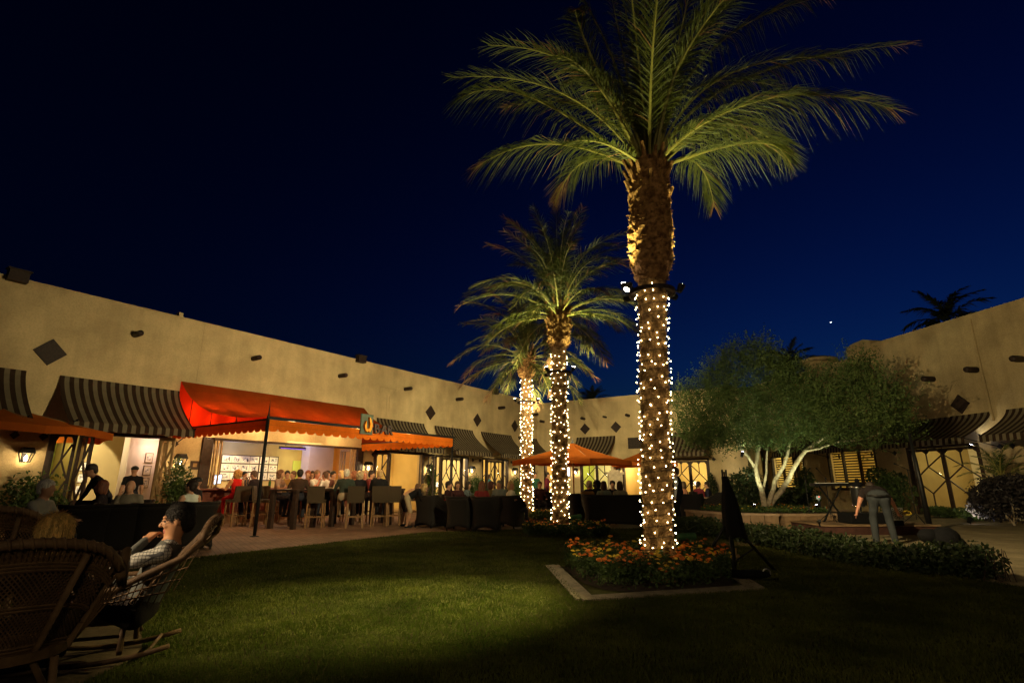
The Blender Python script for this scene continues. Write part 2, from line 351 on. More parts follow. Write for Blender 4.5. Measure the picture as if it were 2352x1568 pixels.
# ------------------------------------------------------------------ buildings
def wall(F, u0, u1, z0, z1, ops, parent, m='stucco', th=.35, name='wall'):
    us = sorted({u0, u1, *[o[0] for o in ops], *[o[1] for o in ops]}); zs = sorted({z0, z1, *[o[2] for o in ops], *[o[3] for o in ops]})
    b = MB()
    def isop(a, c): return any(o[0]-1e-6 < a < o[1]+1e-6 and o[2]-1e-6 < c < o[3]+1e-6 for o in ops)
    for i in range(len(us)-1):
        for j in range(len(zs)-1):
            if isop((us[i]+us[i+1])/2, (zs[j]+zs[j+1])/2): continue
            for ww in (0, -th):
                b.quad(F.pt(us[i], ww, zs[j]), F.pt(us[i+1], ww, zs[j]), F.pt(us[i+1], ww, zs[j+1]), F.pt(us[i], ww, zs[j+1]))
    for (a, c, d, e) in list(ops)+[(u0, u1, z0, z1)]:
        for (p, q) in (((a, d), (c, d)), ((c, d), (c, e)), ((c, e), (a, e)), ((a, e), (a, d))):
            b.quad(F.pt(p[0], 0, p[1]), F.pt(q[0], 0, q[1]), F.pt(q[0], -th, q[1]), F.pt(p[0], -th, p[1]))
    return b.build(name, m, parent)
def room(F, u0, u1, depth, zc, parent, mats=('ochre', 'ochre', 'ceil', 'floorin'), side=None, w1=-.36):
    """an open-fronted interior: back wall, side walls, ceiling, floor"""
    b = MB(); w0 = -depth; P = F.pt
    b.quad(P(u0, w0, .02), P(u1, w0, .02), P(u1, w0, zc), P(u0, w0, zc), 0)
    b.quad(P(u0, w1, .02), P(u0, w0, .02), P(u0, w0, zc), P(u0, w1, zc), 1); b.quad(P(u1, w1, .02), P(u1, w0, .02), P(u1, w0, zc), P(u1, w1, zc), 1)
    b.quad(P(u0, w1, zc), P(u1, w1, zc), P(u1, w0, zc), P(u0, w0, zc), 2)
    b.quad(P(u0, w1, .02), P(u1, w1, .02), P(u1, w0, .02), P(u0, w0, .02), 3)
    return b.build('room_interior', list(mats), parent)
def leaf(F, a, b_, z0, z1, m, parent, flip=False, name='door', glass=True, st=.075, lt=.022):
    """one glazed door leaf with diamond muntins; a, b_ = (u, w) plan ends"""
    b = MB(); A = F.pt(a[0], a[1], 0); B_ = F.pt(b_[0], b_[1], 0); L = (B_-A).length; X = (B_-A)/L; Yn = X.cross(Vector((0, 0, 1))); H = z1-z0
    def pt(s, t): s = 1-s if flip else s; return A+X*(s*L)+Vector((0, 0, z0+t*H))
    ws = min(st, L*.16)/L; hb = .16/H; ht = .10/H
    for (s0, s1, t0, t1) in ((0, ws, 0, 1), (1-ws, 1, 0, 1), (ws, 1-ws, 0, hb), (ws, 1-ws, 1-ht, 1)):
        c = (pt(s0, t0)+pt(s1, t1))/2
        b.box(c, X*(abs(s1-s0)*L/2), Yn*.025, Vector((0, 0, (t1-t0)*H/2)))
    def q(s, t): return pt(ws+(1-2*ws)*s, hb+(1-hb-ht)*t)
    for (p0, p1) in (((.5, 1), (.5, .735)), ((1, .92), (.5, .735)), ((.5, .735), (0, .53)), ((.5, .735), (1, .53)), ((0, .50), (.5, .28)), ((1, .50), (.5, .28)), ((.5, .28), (.5, 0))):
        b.bar(q(*p0), q(*p1), lt, .014, up=Yn)
    cr = .12
    for (cx, cz, sx, sz) in ((0, 1, 1, -1), (1, 1, -1, -1), (.5, 1, 1, -1), (.5, 1, -1, -1), (0, 0, 1, 1), (1, 0, -1, 1)):
        b.prism([q(cx, cz), q(cx+sx*cr, cz), q(cx, cz+sz*cr*.45)], Yn*.012)
    o = b.build(name, m, parent)
    if glass:
        g = MB(); g.quad(q(0, 0)+Yn*.004, q(1, 0)+Yn*.004, q(1, 1)+Yn*.004, q(0, 1)+Yn*.004); g.build('pane', 'glass', o)
    return o
def french(F, u0, u1, zt, parent, m='darkwood', side=True, w=-.06):
    """double doors between side lights, set in the wall"""
    sw = (u1-u0)*.13 if side else .0; ps = .10
    b = MB()
    xs = [u0, u0+ps, u1-ps, u1]
    b.fbox(F, u0, u0+ps, w-.08, w+.08, 0, zt); b.fbox(F, u1-ps, u1, w-.08, w+.08, 0, zt); b.fbox(F, u0+ps, u1-ps, w-.08, w+.08, zt-.10, zt)
    if side:
        for s in (u0+ps+sw, u1-ps-sw-ps): b.fbox(F, s, s+ps, w-.07, w+.07, 0, zt-.102)
    fr = b.build('door_frame', m, parent)
    a = u0+ps+(sw+ps if side else 0); c = u1-ps-(sw+ps if side else 0); mid = (a+c)/2
    leaf(F, (a, w), (mid-.004, w), .03, zt-.11, m, parent, flip=False); leaf(F, (mid+.004, w), (c, w), .03, zt-.11, m, parent, flip=True)
    if side:
        for (s0, s1, fl) in ((u0+ps, u0+ps+sw, False), (u1-ps-sw, u1-ps, True)):
            o = MB()
            o.fbox(F, s0, s1, w-.02, w+.02, .03, .25)
            for z in (.9, 1.5): o.bar(F.pt(s0, w, z+(.22 if fl else 0)), F.pt(s1, w, z+(0 if fl else .22)), .022, .014)
            sd = o.build('side_light', m, parent); g = MB(); g.quad(F.pt(s0, w, .26), F.pt(s1, w, .26), F.pt(s1, w, zt-.12), F.pt(s0, w, zt-.12)); g.build('pane', 'glass', sd)
def beam_end(F, u, z, parent, r=.085, L=.42):
    b = MB(); b.tube([F.pt(u, -.02, z), F.pt(u, L*.93, z), F.pt(u, L, z)], [r, r, r*.86], 14); o = b.build('roof_beam_end', 'rust', parent, True); return o
def diamond(F, u, z, parent, h=.355):
    b = MB()
    b.prism([F.pt(u-h, .0, z), F.pt(u, .0, z-h), F.pt(u+h, .0, z), F.pt(u, .0, z+h)], F.N*-.035)
    k = h*.86
    b.prism([F.pt(u-k, .036, z), F.pt(u, .036, z-k), F.pt(u+k, .036, z), F.pt(u, .036, z+k)], F.N*-.012)
    b.build('diamond_plaque', 'rust', parent)

# --- left wing (bar)
LW = empty('restaurant_wing', 'long tan stucco restaurant wing on the left with the open bar', 'building')
ops = [(4.95, 7.72, 0, 2.60), (8.75, 15.25, 1.0, 2.64), (15.85, 18.9, 0, 2.6), (19.75, 22.35, 0, 2.55), (23.55, 26.1, 0, 2.55), (27.3, 29.1, 0, 2.55)]
wall(FL, -6, 29.4, 0, 6.25, ops, LW)
b = MB(); b.fbox(FL, -6, 29.39, -8, -.355, 5.6, 5.75); b.fbox(FL, -6, 29.39, -8.3, -8.01, 0, 6.2); b.fbox(FL, -6.3, -6.01, -8.3, -.01, 0, 6.2); b.build('roof', 'stucco', LW)
b = MB(); b.fbox(FL, -6.02, 29.38, -.37, .02, 6.252, 6.285); b.build('parapet_cap', 'stucco', LW)
for u in (2.65, 6.38, 10.05, 13.76, 17.48, 21.24, 25.1, 28.85): beam_end(FL, u, 5.42, LW)
for u in (4.57, 19.27, 23.04, 26.77): diamond(FL, u, 4.53, LW)
for u in (3.58, 14.7, 24.58):
    b = MB(); b.fbox(FL, u-.2, u+.2, -.02, .22, 6.14, 6.42); b.fbox(FL, u-.24, u+.24, -.02, .25, 6.42, 6.45); b.build('roof_scupper', 'rust', LW)
b = MB(); b.fbox(FL, 7.47, 7.6, -.2, .0, 6.286, 6.42); b.build('roof_vent_cap', 'stucco', LW)
# faint conduit and joint lines on the stucco
b = MB()
b.tube([FL.pt(16.55, .015, 4.3), FL.pt(16.55, .015, 4.95), FL.pt(16.9, .015, 5.25), FL.pt(16.9, .015, 5.32), FL.pt(15.95, .015, 5.32), FL.pt(15.95, .015, 5.05)], .012, 6); b.build('conduit', 'stucco', LW)
b = MB(); b.fbox(FL, 8.28, 8.295, -.01, .004, 4.3, 6.24); b.fbox(FL, 16.4, 16.412, -.01, .004, 4.1, 5.0); b.build('control_joint', 'stucco_r', LW)
# interiors
room(FL, 4.6, 8.2, 3.6, 2.9, LW, ('ochre', 'ochre', 'cream', 'floorin'))
room(FL, 8.22, 15.55, 4.0, 2.85, LW, ('ochre', 'orangewall', 'ceil', 'floorin'))
room(FL, 15.57, 19.3, 2.3, 2.9, LW, ('yellow', 'yellow', 'cream', 'floorin'))
room(FL, 19.4, 22.8, 2.6, 2.9, LW, ('cream', 'yellow', 'ceil', 'floorin'))
room(FL, 23.0, 26.6, 2.6, 2.9, LW, ('yellow', 'yellow', 'ceil', 'floorin'))
room(FL, 26.8, 29.35, 1.6, 2.9, LW, ('orangewall', 'yellow', 'ceil', 'floorin'))
# bay B: green-lit strip, leaf, spotlit wall, pink column
b = MB(); b.fbox(FL, 5.72, 5.84, -2.6, -.36, .02, 2.89); b.build('partition', 'ochre', LW)
b = MB(); b.fbox(FL, 4.62, 5.7, -2.0, -1.94, .02, 2.89); b.build('green_partition', 'green', LW)
b = MB(); b.fbox(FL, 7.28, 7.62, -1.7, -1.3, .02, 2.89); b.fbox(FL, 7.63, 8.18, -1.56, -1.44, .02, 2.89); b.build('column', 'pale', LW)
leaf(FL, (5.03, .0), (5.50, .12), .03, 2.5, 'darkwood', LW)
leaf(FL, (5.55, .14), (5.72, .55), .03, 2.5, 'darkwood', LW, glass=False)
b = MB(); b.fbox(FL, 4.95, 5.03, -.2, .06, 0, 2.6); b.fbox(FL, 5.03, 7.72, -.2, .03, 2.5, 2.6); b.build('door_frame', 'darkwood', LW)
leaf(FL, (7.70, .05), (7.36, .42), .03, 2.5, 'tanwood', LW, glass=False, lt=.03)
leaf(FL, (7.36, .46), (7.60, .80), .03, 2.5, 'tanwood', LW, glass=False, lt=.03)
# bar opening: posts, folded doors, header, counter front
b = MB()
b.fbox(FL, 8.75, 8.86, -.16, .08, 0, 2.64); b.fbox(FL, 8.87, 9.1, -.1, .02, 1.08, 2.6); b.fbox(FL, 9.101, 15.24, -.16, .05, 2.57, 2.64); b.fbox(FL, 14.95, 15.25, -.16, .05, 1.08, 2.569); b.build('door_frame', 'darkwood', LW)
for k, (u, s) in enumerate(((9.16, 1), (9.25, 1), (9.37, 1), (14.62, -1), (14.72, -1), (14.84, -1))):
    b = MB(); o_ = .05
    b.fbox(FL, u-.022, u+.022, .0, .05, 1.09, 2.56); b.fbox(FL, u-.022, u+.022, -.62, -.57, 1.09, 2.56)
    b.fbox(FL, u-.02, u+.02, -.568, -.002, 1.09, 1.17); b.fbox(FL, u-.02, u+.02, -.568, -.002, 2.48, 2.56)
    for z in (1.35, 2.3): b.fbox(FL, u-.03, u+.03, .05, .06, z-.03, z+.03)
    d = b.build('door', 'tanwood', LW); g = MB(); g.quad(FL.pt(u, -.56, 1.18), FL.pt(u, -.01, 1.18), FL.pt(u, -.01, 2.47), FL.pt(u, -.56, 2.47)); g.build('pane', 'glass', d)
# bar interior: pale pier, green alcove, soffit, ceiling spots, television strip
b = MB(); b.fbox(FL, FL.hit(708, 1073, -1.9)[0], FL.hit(764, 1073, -1.9)[0], -2.4, -1.9, .02, 2.845); b.build('pier', 'pale', LW)
b = MB(); b.fbox(FL, FL.hit(672, 1073, -3.98)[0], FL.hit(702, 1073, -3.98)[0], -3.995, -3.97, .02, 2.2); b.build('green_partition', 'green', LW)
b = MB(); b.fbox(FL, 8.3, 15.5, -1.2, -.9, 2.72, 2.848); b.build('soffit', 'ceil', LW)
b = MB(); b.fbox(FL, 11.9, 13.0, -.75, -.66, 2.46, 2.56, 0); b.fbox(FL, 11.93, 12.97, -.66, -.655, 2.48, 2.495, 1); b.bar(FL.pt(12.15, -.7, 2.6), FL.pt(12.15, -.7, 2.85), .02); tag(b.build('wall_screen', ['blackmetal', 'tv']), 'thin black screen with violet edge hung under the bar ceiling', 'screen')
for u in [FL.hit(x, 1050, -3.3)[0] for x in (522, 556, 628)]:
    b = MB(); b.lathe(FL.pt(u, -2.8, 2.80), [(.05, 0), (.06, .045)], 12, 0); b.lathe(FL.pt(u, -2.8, 2.795), [(.04, 0), (.04, .004)], 10, 1); b.build('recessed_light', ['white', 'lampshade'], LW)
    light('SPOT', FL.pt(u, -2.75, 2.75), 120, (1, .74, .38), FL.pt(u, -4.1, 1.35), .03, 62, .25, name='picture_spot')
def picture(F, u, w, z, wd, hg, i, cat_label):
    b = MB(); b.fbox(F, u-wd/2, u+wd/2, w, w+.02, z-hg/2, z+hg/2, 0); k = .04 if wd > .4 else .018
    b.fbox(F, u-wd/2+k, u+wd/2-k, w+.02, w+.024, z-hg/2+k, z+hg/2-k, 1)
    b.fbox(F, u-wd*.27, u+wd*.27, w+.024, w+.027, z-hg*.24, z+hg*.24, 2)
    o = b.build('picture_frame', ['frame', 'paper', 'photo']); return tag(o, cat_label, 'picture', 'framed photographs hung indoors')
rown = ['top', 'middle', 'bottom']; coln = ['first from the left', 'second from the left', 'third from the left', 'fourth from the left', 'fifth from the left', 'sixth from the left']
PU = [FL.hit(x, 1073, -3.99)[0] for x in (518, 540, 561, 582, 605, 626)]; PZ = [FL.hit(560, y, -3.99)[1] for y in (1055, 1074, 1093)]
print('PIC', PU, PZ)
for c in range(6):
    for r in range(3):
        picture(FL, PU[c], -3.99, PZ[r], .46, .36, 0, f'framed photograph in the {rown[r]} row of the bar wall, {coln[c]}')
for r in range(3): picture(FL, 7.0, -3.58, 1.75-r*.36, .30, .28, 0, f'framed photograph beside the doorway spotlight pool, {rown[r]} of three')
for r in range(3): picture(FL, 7.92, -1.43, 2.0-r*.38, .22, .30, 0, f'dark framed print on the pink wall by the tan lattice, {rown[r]} of three')
m0, m1 = FL.hit(906, 1087, -2.24)[0], FL.hit(940, 1087, -2.24)[0]; b = MB(); b.fbox(FL, m0, m1, -2.29, -2.24, 1.22, 2.28, 0); b.fbox(FL, m0+.13, m1-.13, -2.24, -2.235, 1.36, 2.14, 1); tag(b.build('mirror', ['frame', 'paneglow']), 'wide dark framed mirror with a painted white glow on the yellow wall', 'mirror')  # mirror face emits; the glow stands in for its bright reflection
# bay C folded leaves
leaf(FL, (15.95, .0), (16.25, .55), .03, 2.5, 'darkwood', LW); leaf(FL, (16.3, .55), (16.6, .05), .03, 2.5, 'darkwood', LW)
leaf(FL, (18.85, .03), (18.35, .40), .03, 2.5, 'tanwood', LW, glass=False); leaf(FL, (18.35, .45), (18.75, .85), .03, 2.5, 'darkwood', LW)
b = MB(); b.fbox(FL, 15.85, 15.94, -.2, .06, 0, 2.6); b.fbox(FL, 18.86, 18.9, -.2, .06, 0, 2.6); b.fbox(FL, 15.941, 18.859, -.2, .03, 2.5, 2.6); b.build('door_frame', 'darkwood', LW)
french(FL, 19.75, 22.35, 2.55, LW); french(FL, 23.55, 26.1, 2.55, LW); french(FL, 27.3, 29.1, 2.55, LW, side=False)
# bright window seen through the doors of bay D
b = MB(); b.fbox(FL, 20.5, 21.9, -2.58, -2.55, .95, 2.45, 0)
for u in (21.2,): b.fbox(FL, u-.02, u+.02, -2.55, -2.53, .95, 2.45, 1)
b.fbox(FL, 20.5, 21.9, -2.55, -2.535, 1.9, 1.93, 1); b.build('window', ['paneglow', 'darkwood'], LW)

# --- back wing
BW = empty('rear_wing', 'tan stucco wing closing the far end of the courtyard', 'building')
ops = [(12.30, 14.45, 0, 2.5), (10.35, 11.75, 0, 2.5), (6.95, 9.0, 0, 2.5), (15.6, 16.9, 0, 2.5)]
wall(FB, 5.5, 17.4, 0, 6.18, ops, BW)
b = MB(); b.fbox(FB, 5.5, 17.4, -6, -.355, 5.6, 5.75); b.fbox(FB, 5.5, 25, -6.3, -6.01, 0, 6.1); b.fbox(FB, 5.2, 5.495, -6.3, .0, 0, 6.1); b.build('roof', 'stucco', BW)
b = MB(); b.fbox(FB, 5.0, 5.6, .005, .35, 0, 3.9); b.build('pilaster', 'stucco', BW)
b = MB(); b.fbox(FB, 16.85, 16.862, -.01, .004, 2.7, 6.1); b.build('control_joint', 'stucco_r', BW)
for v in (16.9, 14.05, 12.63, 11.21, 9.8): beam_end(FB, v, 5.0, BW, .085 if v != 12.63 else .06)
for v in (14.02, 12.03, 9.9): diamond(FB, v, 4.39, BW, .33)
b = MB(); b.fbox(FB, 10.5, 11.34, .0, .03, 3.12, 3.74); [b.fbox(FB, 10.53, 11.31, .03, .045, 3.16+i*.07, 3.19+i*.07) for i in range(8)]; b.build('vent_grille', 'rust', BW)
for (v0, v1, ms, dp) in ((12.0, 14.9, ('cream', 'green', 'cream', 'floorin'), 3), (10.1, 11.95, ('cream', 'yellow', 'cream', 'floorin'), 3), (6.5, 9.4, ('yellow', 'cream', 'cream', 'floorin'), 3), (15.1, 17.3, ('orangewall', 'yellow', 'cream', 'floorin'), 3)): room(FB, v0, v1, dp, 2.8, BW, ms)
french(FB, 12.30, 14.45, 2.5, BW, side=False); french(FB, 6.95, 9.0, 2.5, BW, side=False)
b = MB(); b.fbox(FB, 10.35, 10.43, -.2, .06, 0, 2.5); b.fbox(FB, 11.67, 11.75, -.2, .06, 0, 2.5); b.fbox(FB, 10.431, 11.669, -.2, .03, 2.4, 2.5); b.build('door_frame', 'darkwood', BW)
b = MB(); b.fbox(FB, 15.6, 15.7, -.2, .06, 0, 2.5); b.fbox(FB, 16.8, 16.9, -.2, .06, 0, 2.5); b.fbox(FB, 15.701, 16.799, -.2, .03, 2.4, 2.5); b.build('door_frame', 'darkwood', BW)

# --- right wing
RW = empty('lodge_wing', 'tall tan stucco wing on the right with louvred windows', 'building')
def hR(x, y, w=0): return FR.hit(x, y, w)
uT = hR(1945, 802)[0]; zT = 7.42
kd0, kd1 = hR(2266, 1100)[0], hR(2094, 1100)[0]
w20, w21 = hR(2017, 1080)[0], hR(1905, 1080)[0]
w10, w11 = hR(1826, 1080)[0], hR(1774, 1080)[0]; w1a, w1b = hR(1849, 1080)[0], hR(1831, 1080)[0]
ops = [(kd0, kd1, .0, 2.68), (w20, w21, .9, 2.75), (w10, w11, .9, 2.7), (w1a, w1b, .9, 2.7), (kd0-4.6, kd0-2.2, 0, 2.68)]
wall(FR, -4, 46, 0, 7.05, ops, RW, 'stucco_r')
wall(FR, -4, uT, 7.05, zT, [], RW, 'stucco_r')
b = MB(); b.fbox(FR, -4, 46, -7, -.355, 6.2, 6.35); b.fbox(FR, -4, 46, -7.3, -7.01, 0, 6.9); b.fbox(FR, -4.3, -4.01, -7.3, 0, 0, 6.9); b.fbox(FR, 46.01, 46.3, -7.3, 0, 0, 6.9); b.build('roof', 'stucco_r', RW)
u2 = hR(2000, 790)[0]
b = MB(); b.prism([FR.pt(u, .06, z) for (u, z) in ((uT, 7.0), (uT, 7.50), (uT-(uT-u2)*.25, 7.66), (uT-(uT-u2)*.75, 7.72), (u2, 7.60), (u2, 7.0))], FR.N*1.4); b.build('chimney', 'stucco_r', RW)
b = MB(); b.lathe(FR.pt(uT+3.6, -1.5, 6.9), [(.75, 0), (.75, .75), (.95, .8), (.95, .95), (.5, 1.1)], 14); b.build('roof_vent', 'stucco_r', RW)
for (x, y) in ((2233, 849), (2134, 870), (2340, 824)):
    u, z = hR(x, y, .2); beam_end(FR, u, z, RW, .11, .5)
u, z = hR(2206, 928); diamond(FR, u, z, RW, .37)
b = MB(); ud = hR(2268, 900)[0]; b.tube([FR.pt(ud, .05, 3.4), FR.pt(ud, .05, 7.2)], .045, 8); b.build('downspout', 'stucco_r', RW)
room(FR, kd0-.4, kd1+.3, 3.5, 3.0, RW, ('cream', 'ochre', 'cream', 'floorin'))
room(FR, kd0-5, kd0-1.9, 3, 3.0, RW, ('ochre', 'ochre', 'cream', 'floorin'))
room(FR, w20-.6, w21+.6, 2.5, 3.0, RW, ('yellow', 'yellow', 'cream', 'floorin'))
room(FR, w1a-.6, w11+1, 2.5, 3.0, RW, ('cream', 'yellow', 'cream', 'floorin'))
french(FR, kd0, kd1, 2.68, RW, side=False); french(FR, kd0-4.6, kd0-2.2, 2.68, RW, side=False)
def blinds(F, u0, u1, z0, z1, parent):
    b = MB(); b.fbox(F, u0, u0+.08, -.12, .03, z0, z1); b.fbox(F, u1-.08, u1, -.12, .03, z0, z1); b.fbox(F, u0+.08, u1-.08, -.12, .03, z1-.08, z1); b.fbox(F, u0+.08, u1-.08, -.12, .06, z0, z0+.07)
    n = max(1, round((u1-u0)/1.1))
    for i in range(1, n): uu = u0+(u1-u0)*i/n; b.fbox(F, uu-.04, uu+.04, -.11, .02, z0+.07, z1-.08)
    wd = b.build('window', 'darkwood', parent); s = MB(); z = z0+.1
    while z < z1-.1:
        c = F.pt((u0+u1)/2, -.22, z); s.box(c, F.D*((u1-u0)/2-.09), F.N*.010+Vector((0, 0, -.030)), F.N*.002+Vector((0, 0, .002))); z += .125
    s.build('blind', 'darkwood', wd); g = MB(); g.quad(F.pt(u0+.08, -.05, z0+.07), F.pt(u1-.08, -.05, z0+.07), F.pt(u1-.08, -.05, z1-.08), F.pt(u0+.08, -.05, z1-.08)); g.build('pane', 'glass', wd)
blinds(FR, w20, w21, .9, 2.75, RW); blinds(FR, w10, w11, .9, 2.7, RW); blinds(FR, w1a, w1b, .9, 2.7, RW)

# ------------------------------------------------------------------ lights that belong to the rooms
def lr(F, u, w, z, e, c=(1, .78, .45), s=.15): light('POINT', F.pt(u, w, z), e*1.5, c, size=s, name='room_light')
lr(FL, 6.4, -1.8, 2.4, 26); lr(FL, 5.2, -1.0, 2.2, 10, (1, .9, .35)); light('SPOT', FL.pt(6.5, -1.6, 2.85), 420, (1, .86, .6), FL.pt(6.75, -3.6, 1.6), .03, 58, .15, name='wall_spot')
lr(FL, 7.9, -1.0, 2.3, 14, (1, .66, .5))
light('AREA', FL.pt(11.2, -1.9, 2.70), 105, (1, .74, .40), FL.pt(11.2, -1.9, 0), 5.5, sizey=1.2, name='bar_ceiling_light')
light('AREA', FL.pt(12.5, -2.2, 2.2), 45, (.55, .60, 1.), FL.pt(12.5, -2.2, 4), 3.5, sizey=.8, name='cove_light')
lr(FL, 13.4, -1.0, 2.0, 16, (1, .62, .5)); lr(FL, FL.hit(686, 1073, -3.2)[0], -3.3, 2.1, 14, (1, .95, .5)); lr(FL, 14.6, -2.4, 2.3, 30, (1, .7, .3))
lr(FL, 17.2, -1.3, 2.4, 70, (1, .72, .34)); lr(FL, 21.1, -1.3, 2.5, 110, (1, .85, .58)); lr(FL, 24.8, -1.3, 2.4, 70, (1, .80, .40)); lr(FL, 28.2, -.9, 2.3, 26, (1, .7, .3))
lr(FB, 13.3, -1.4, 2.4, 80, (1, .86, .40)); lr(FB, 11.0, -1.4, 2.4, 80, (1, .80, .42)); lr(FB, 8.0, -1.4, 2.4, 80, (1, .78, .38)); lr(FB, 16.2, -1.0, 2.3, 30, (1, .68, .3))
lr(FR, (kd0+kd1)/2, -1.6, 2.5, 38, (1, .86, .42)); lr(FR, kd0-3.4, -1.6, 2.5, 22, (1, .8, .3)); lr(FR, (w20+w21)/2, -1.2, 2.0, 34, (1, .82, .32)); lr(FR, (w10+w11)/2, -1.2, 2.0, 60, (1, .86, .40))

# ------------------------------------------------------------------ awnings
def awning(F, u0, u1, z1, z0, W, label, nst=15, vh=.20, group='striped window awnings', rods=True, mz=None):
    root = empty('striped_awning', label, 'awning', F.pt((u0+u1)/2, 0, z1), 0, group); o0 = Vector(root.location)
    n = nst*2-1; K = 9; b = MB(); v = MB()
    def pr(t): return W*t**1.55, z1+(z0-z1)*t
    for i in range(n):
        a = u0+(u1-u0)*i/n; c = u0+(u1-u0)*(i+1)/n; mi = 0 if i % 2 == 0 else 1
        for k in range(K):
            (w0, za), (w1, zb) = pr(k/K), pr((k+1)/K)
            b.quad(F.pt(a, w0, za)-o0, F.pt(c, w0, za)-o0, F.pt(c, w1, zb)-o0, F.pt(a, w1, zb)-o0, mi)
        zz = z0-vh+.02*math.sin(i*1.7)
        v.quad(F.pt(a, W+.005, z0)-o0, F.pt(c, W+.005, z0)-o0, F.pt(c, W+.03, zz)-o0, F.pt(a, W+.03, zz)-o0, mi)
    c_ = b.build('canopy', ['stripeD', 'stripeL'], root); c_.modifiers.new('s', 'SOLIDIFY').thickness = .006
    v_ = v.build('valance', ['stripeD', 'stripeL'], root); v_.modifiers.new('s', 'SOLIDIFY').thickness = .006
    f = MB(); f.bar(F.pt(u0, W-.02, z0-.02)-o0, F.pt(u1, W-.02, z0-.02)-o0, .014); f.build('front_bar', 'blackmetal', root)
    mz = mz if mz else z0-.32
    for u, du in ((u0+.12, -.18), (u1-.12, .18)) if rods else ():
        r = MB(); r.tube([F.pt(u, W+.12, z0+.02)-o0, F.pt(u+du, .03, mz)-o0], .014, 6); r.tube([F.pt(u, W+.12, z0+.02)-o0, F.pt(u, W+.2, z0+.05)-o0], [.03, .004], 6); ro = r.build('support_rod', 'blackmetal', root)
        d = MB(); h = .10; d.prism([F.pt(u+du-h, .002, mz)-o0, F.pt(u+du, .002, mz-h)-o0, F.pt(u+du+h, .002, mz)-o0, F.pt(u+du, .002, mz+h)-o0], F.N*-.03); d.build('rod_mount', 'rust', ro)
    return root
awning(FL, 1.2, 4.2, 3.97, 2.70, 1.3, 'striped awning cut off by the left edge above the rust umbrella')
awning(FL, 4.88, 7.9, 3.97, 2.70, 1.3, 'striped awning just left of the red bar awning, with a slanting shadow')
awning(FL, 15.87, 18.86, 3.95, 2.72, 1.3, 'striped awning peeking out behind the right end of the red awning')
awning(FL, 19.6, 22.65, 3.94, 2.72, 1.3, 'striped awning over the first diamond-paned doors right of the bar')
awning(FL, 23.4, 26.4, 3.94, 2.72, 1.3, 'striped awning over the second diamond-paned doors, left of the far palm')
awning(FL, 27.15, 29.35, 3.94, 2.72, 1.3, 'striped awning in the far corner between the two rear palm trunks', 11)
awning(FB, 12.1, 14.6, 3.9, 2.75, 1.3, 'striped awning on the rear wall above the orange umbrella', 12)
awning(FB, 6.75, 9.3, 3.9, 2.75, 1.3, 'striped awning on the rear wall partly hidden by the leafy tree', 12)
ka, kb = hR(2268.7, 946)[0], hR(2126, 963)[0]; zk = hR(2200, 954)[1]; zv = hR(2144, 1009, 1.4)[1]
awning(FR, ka-.1, kb+.15, zk, zv, 1.4, 'striped awning over the glazed doors on the right wall', 12, .22)
la = hR(2310, 939)[0]
awning(FR, la-2.9, la, zk, zv, 1.4, 'striped awning cut off by the right edge', 14, .22)
ja, jb = hR(2090, 1010, 1.4)[0], hR(1990, 1015, 1.4)[0]
awning(FR, ja+.05, jb, zk, zv, 1.4, 'striped awning over the louvred window beside the tree crown', 12, .22)
ja, jb = hR(1935, 1020, 1.4)[0], hR(1868, 1020, 1.4)[0]
awning(FR, ja, jb, zk, zv, 1.4, 'striped awning mostly behind the leafy tree, its valance low between branches', 11, .22)
ja, jb = hR(1840, 1020, 1.4)[0], hR(1770, 1020, 1.4)[0]
awning(FR, ja, jb, zk, zv, 1.4, 'striped awning behind the tree trunks over the small louvred window', 12, .22)
ja, jb = hR(1726, 1020, 1.0)[0], hR(1700, 1020, 1.0)[0]
awning(FR, ja, jb, 3.6, 2.75, 1.0, 'small dark striped awning beside the brightly lit pilaster', 9, .3)

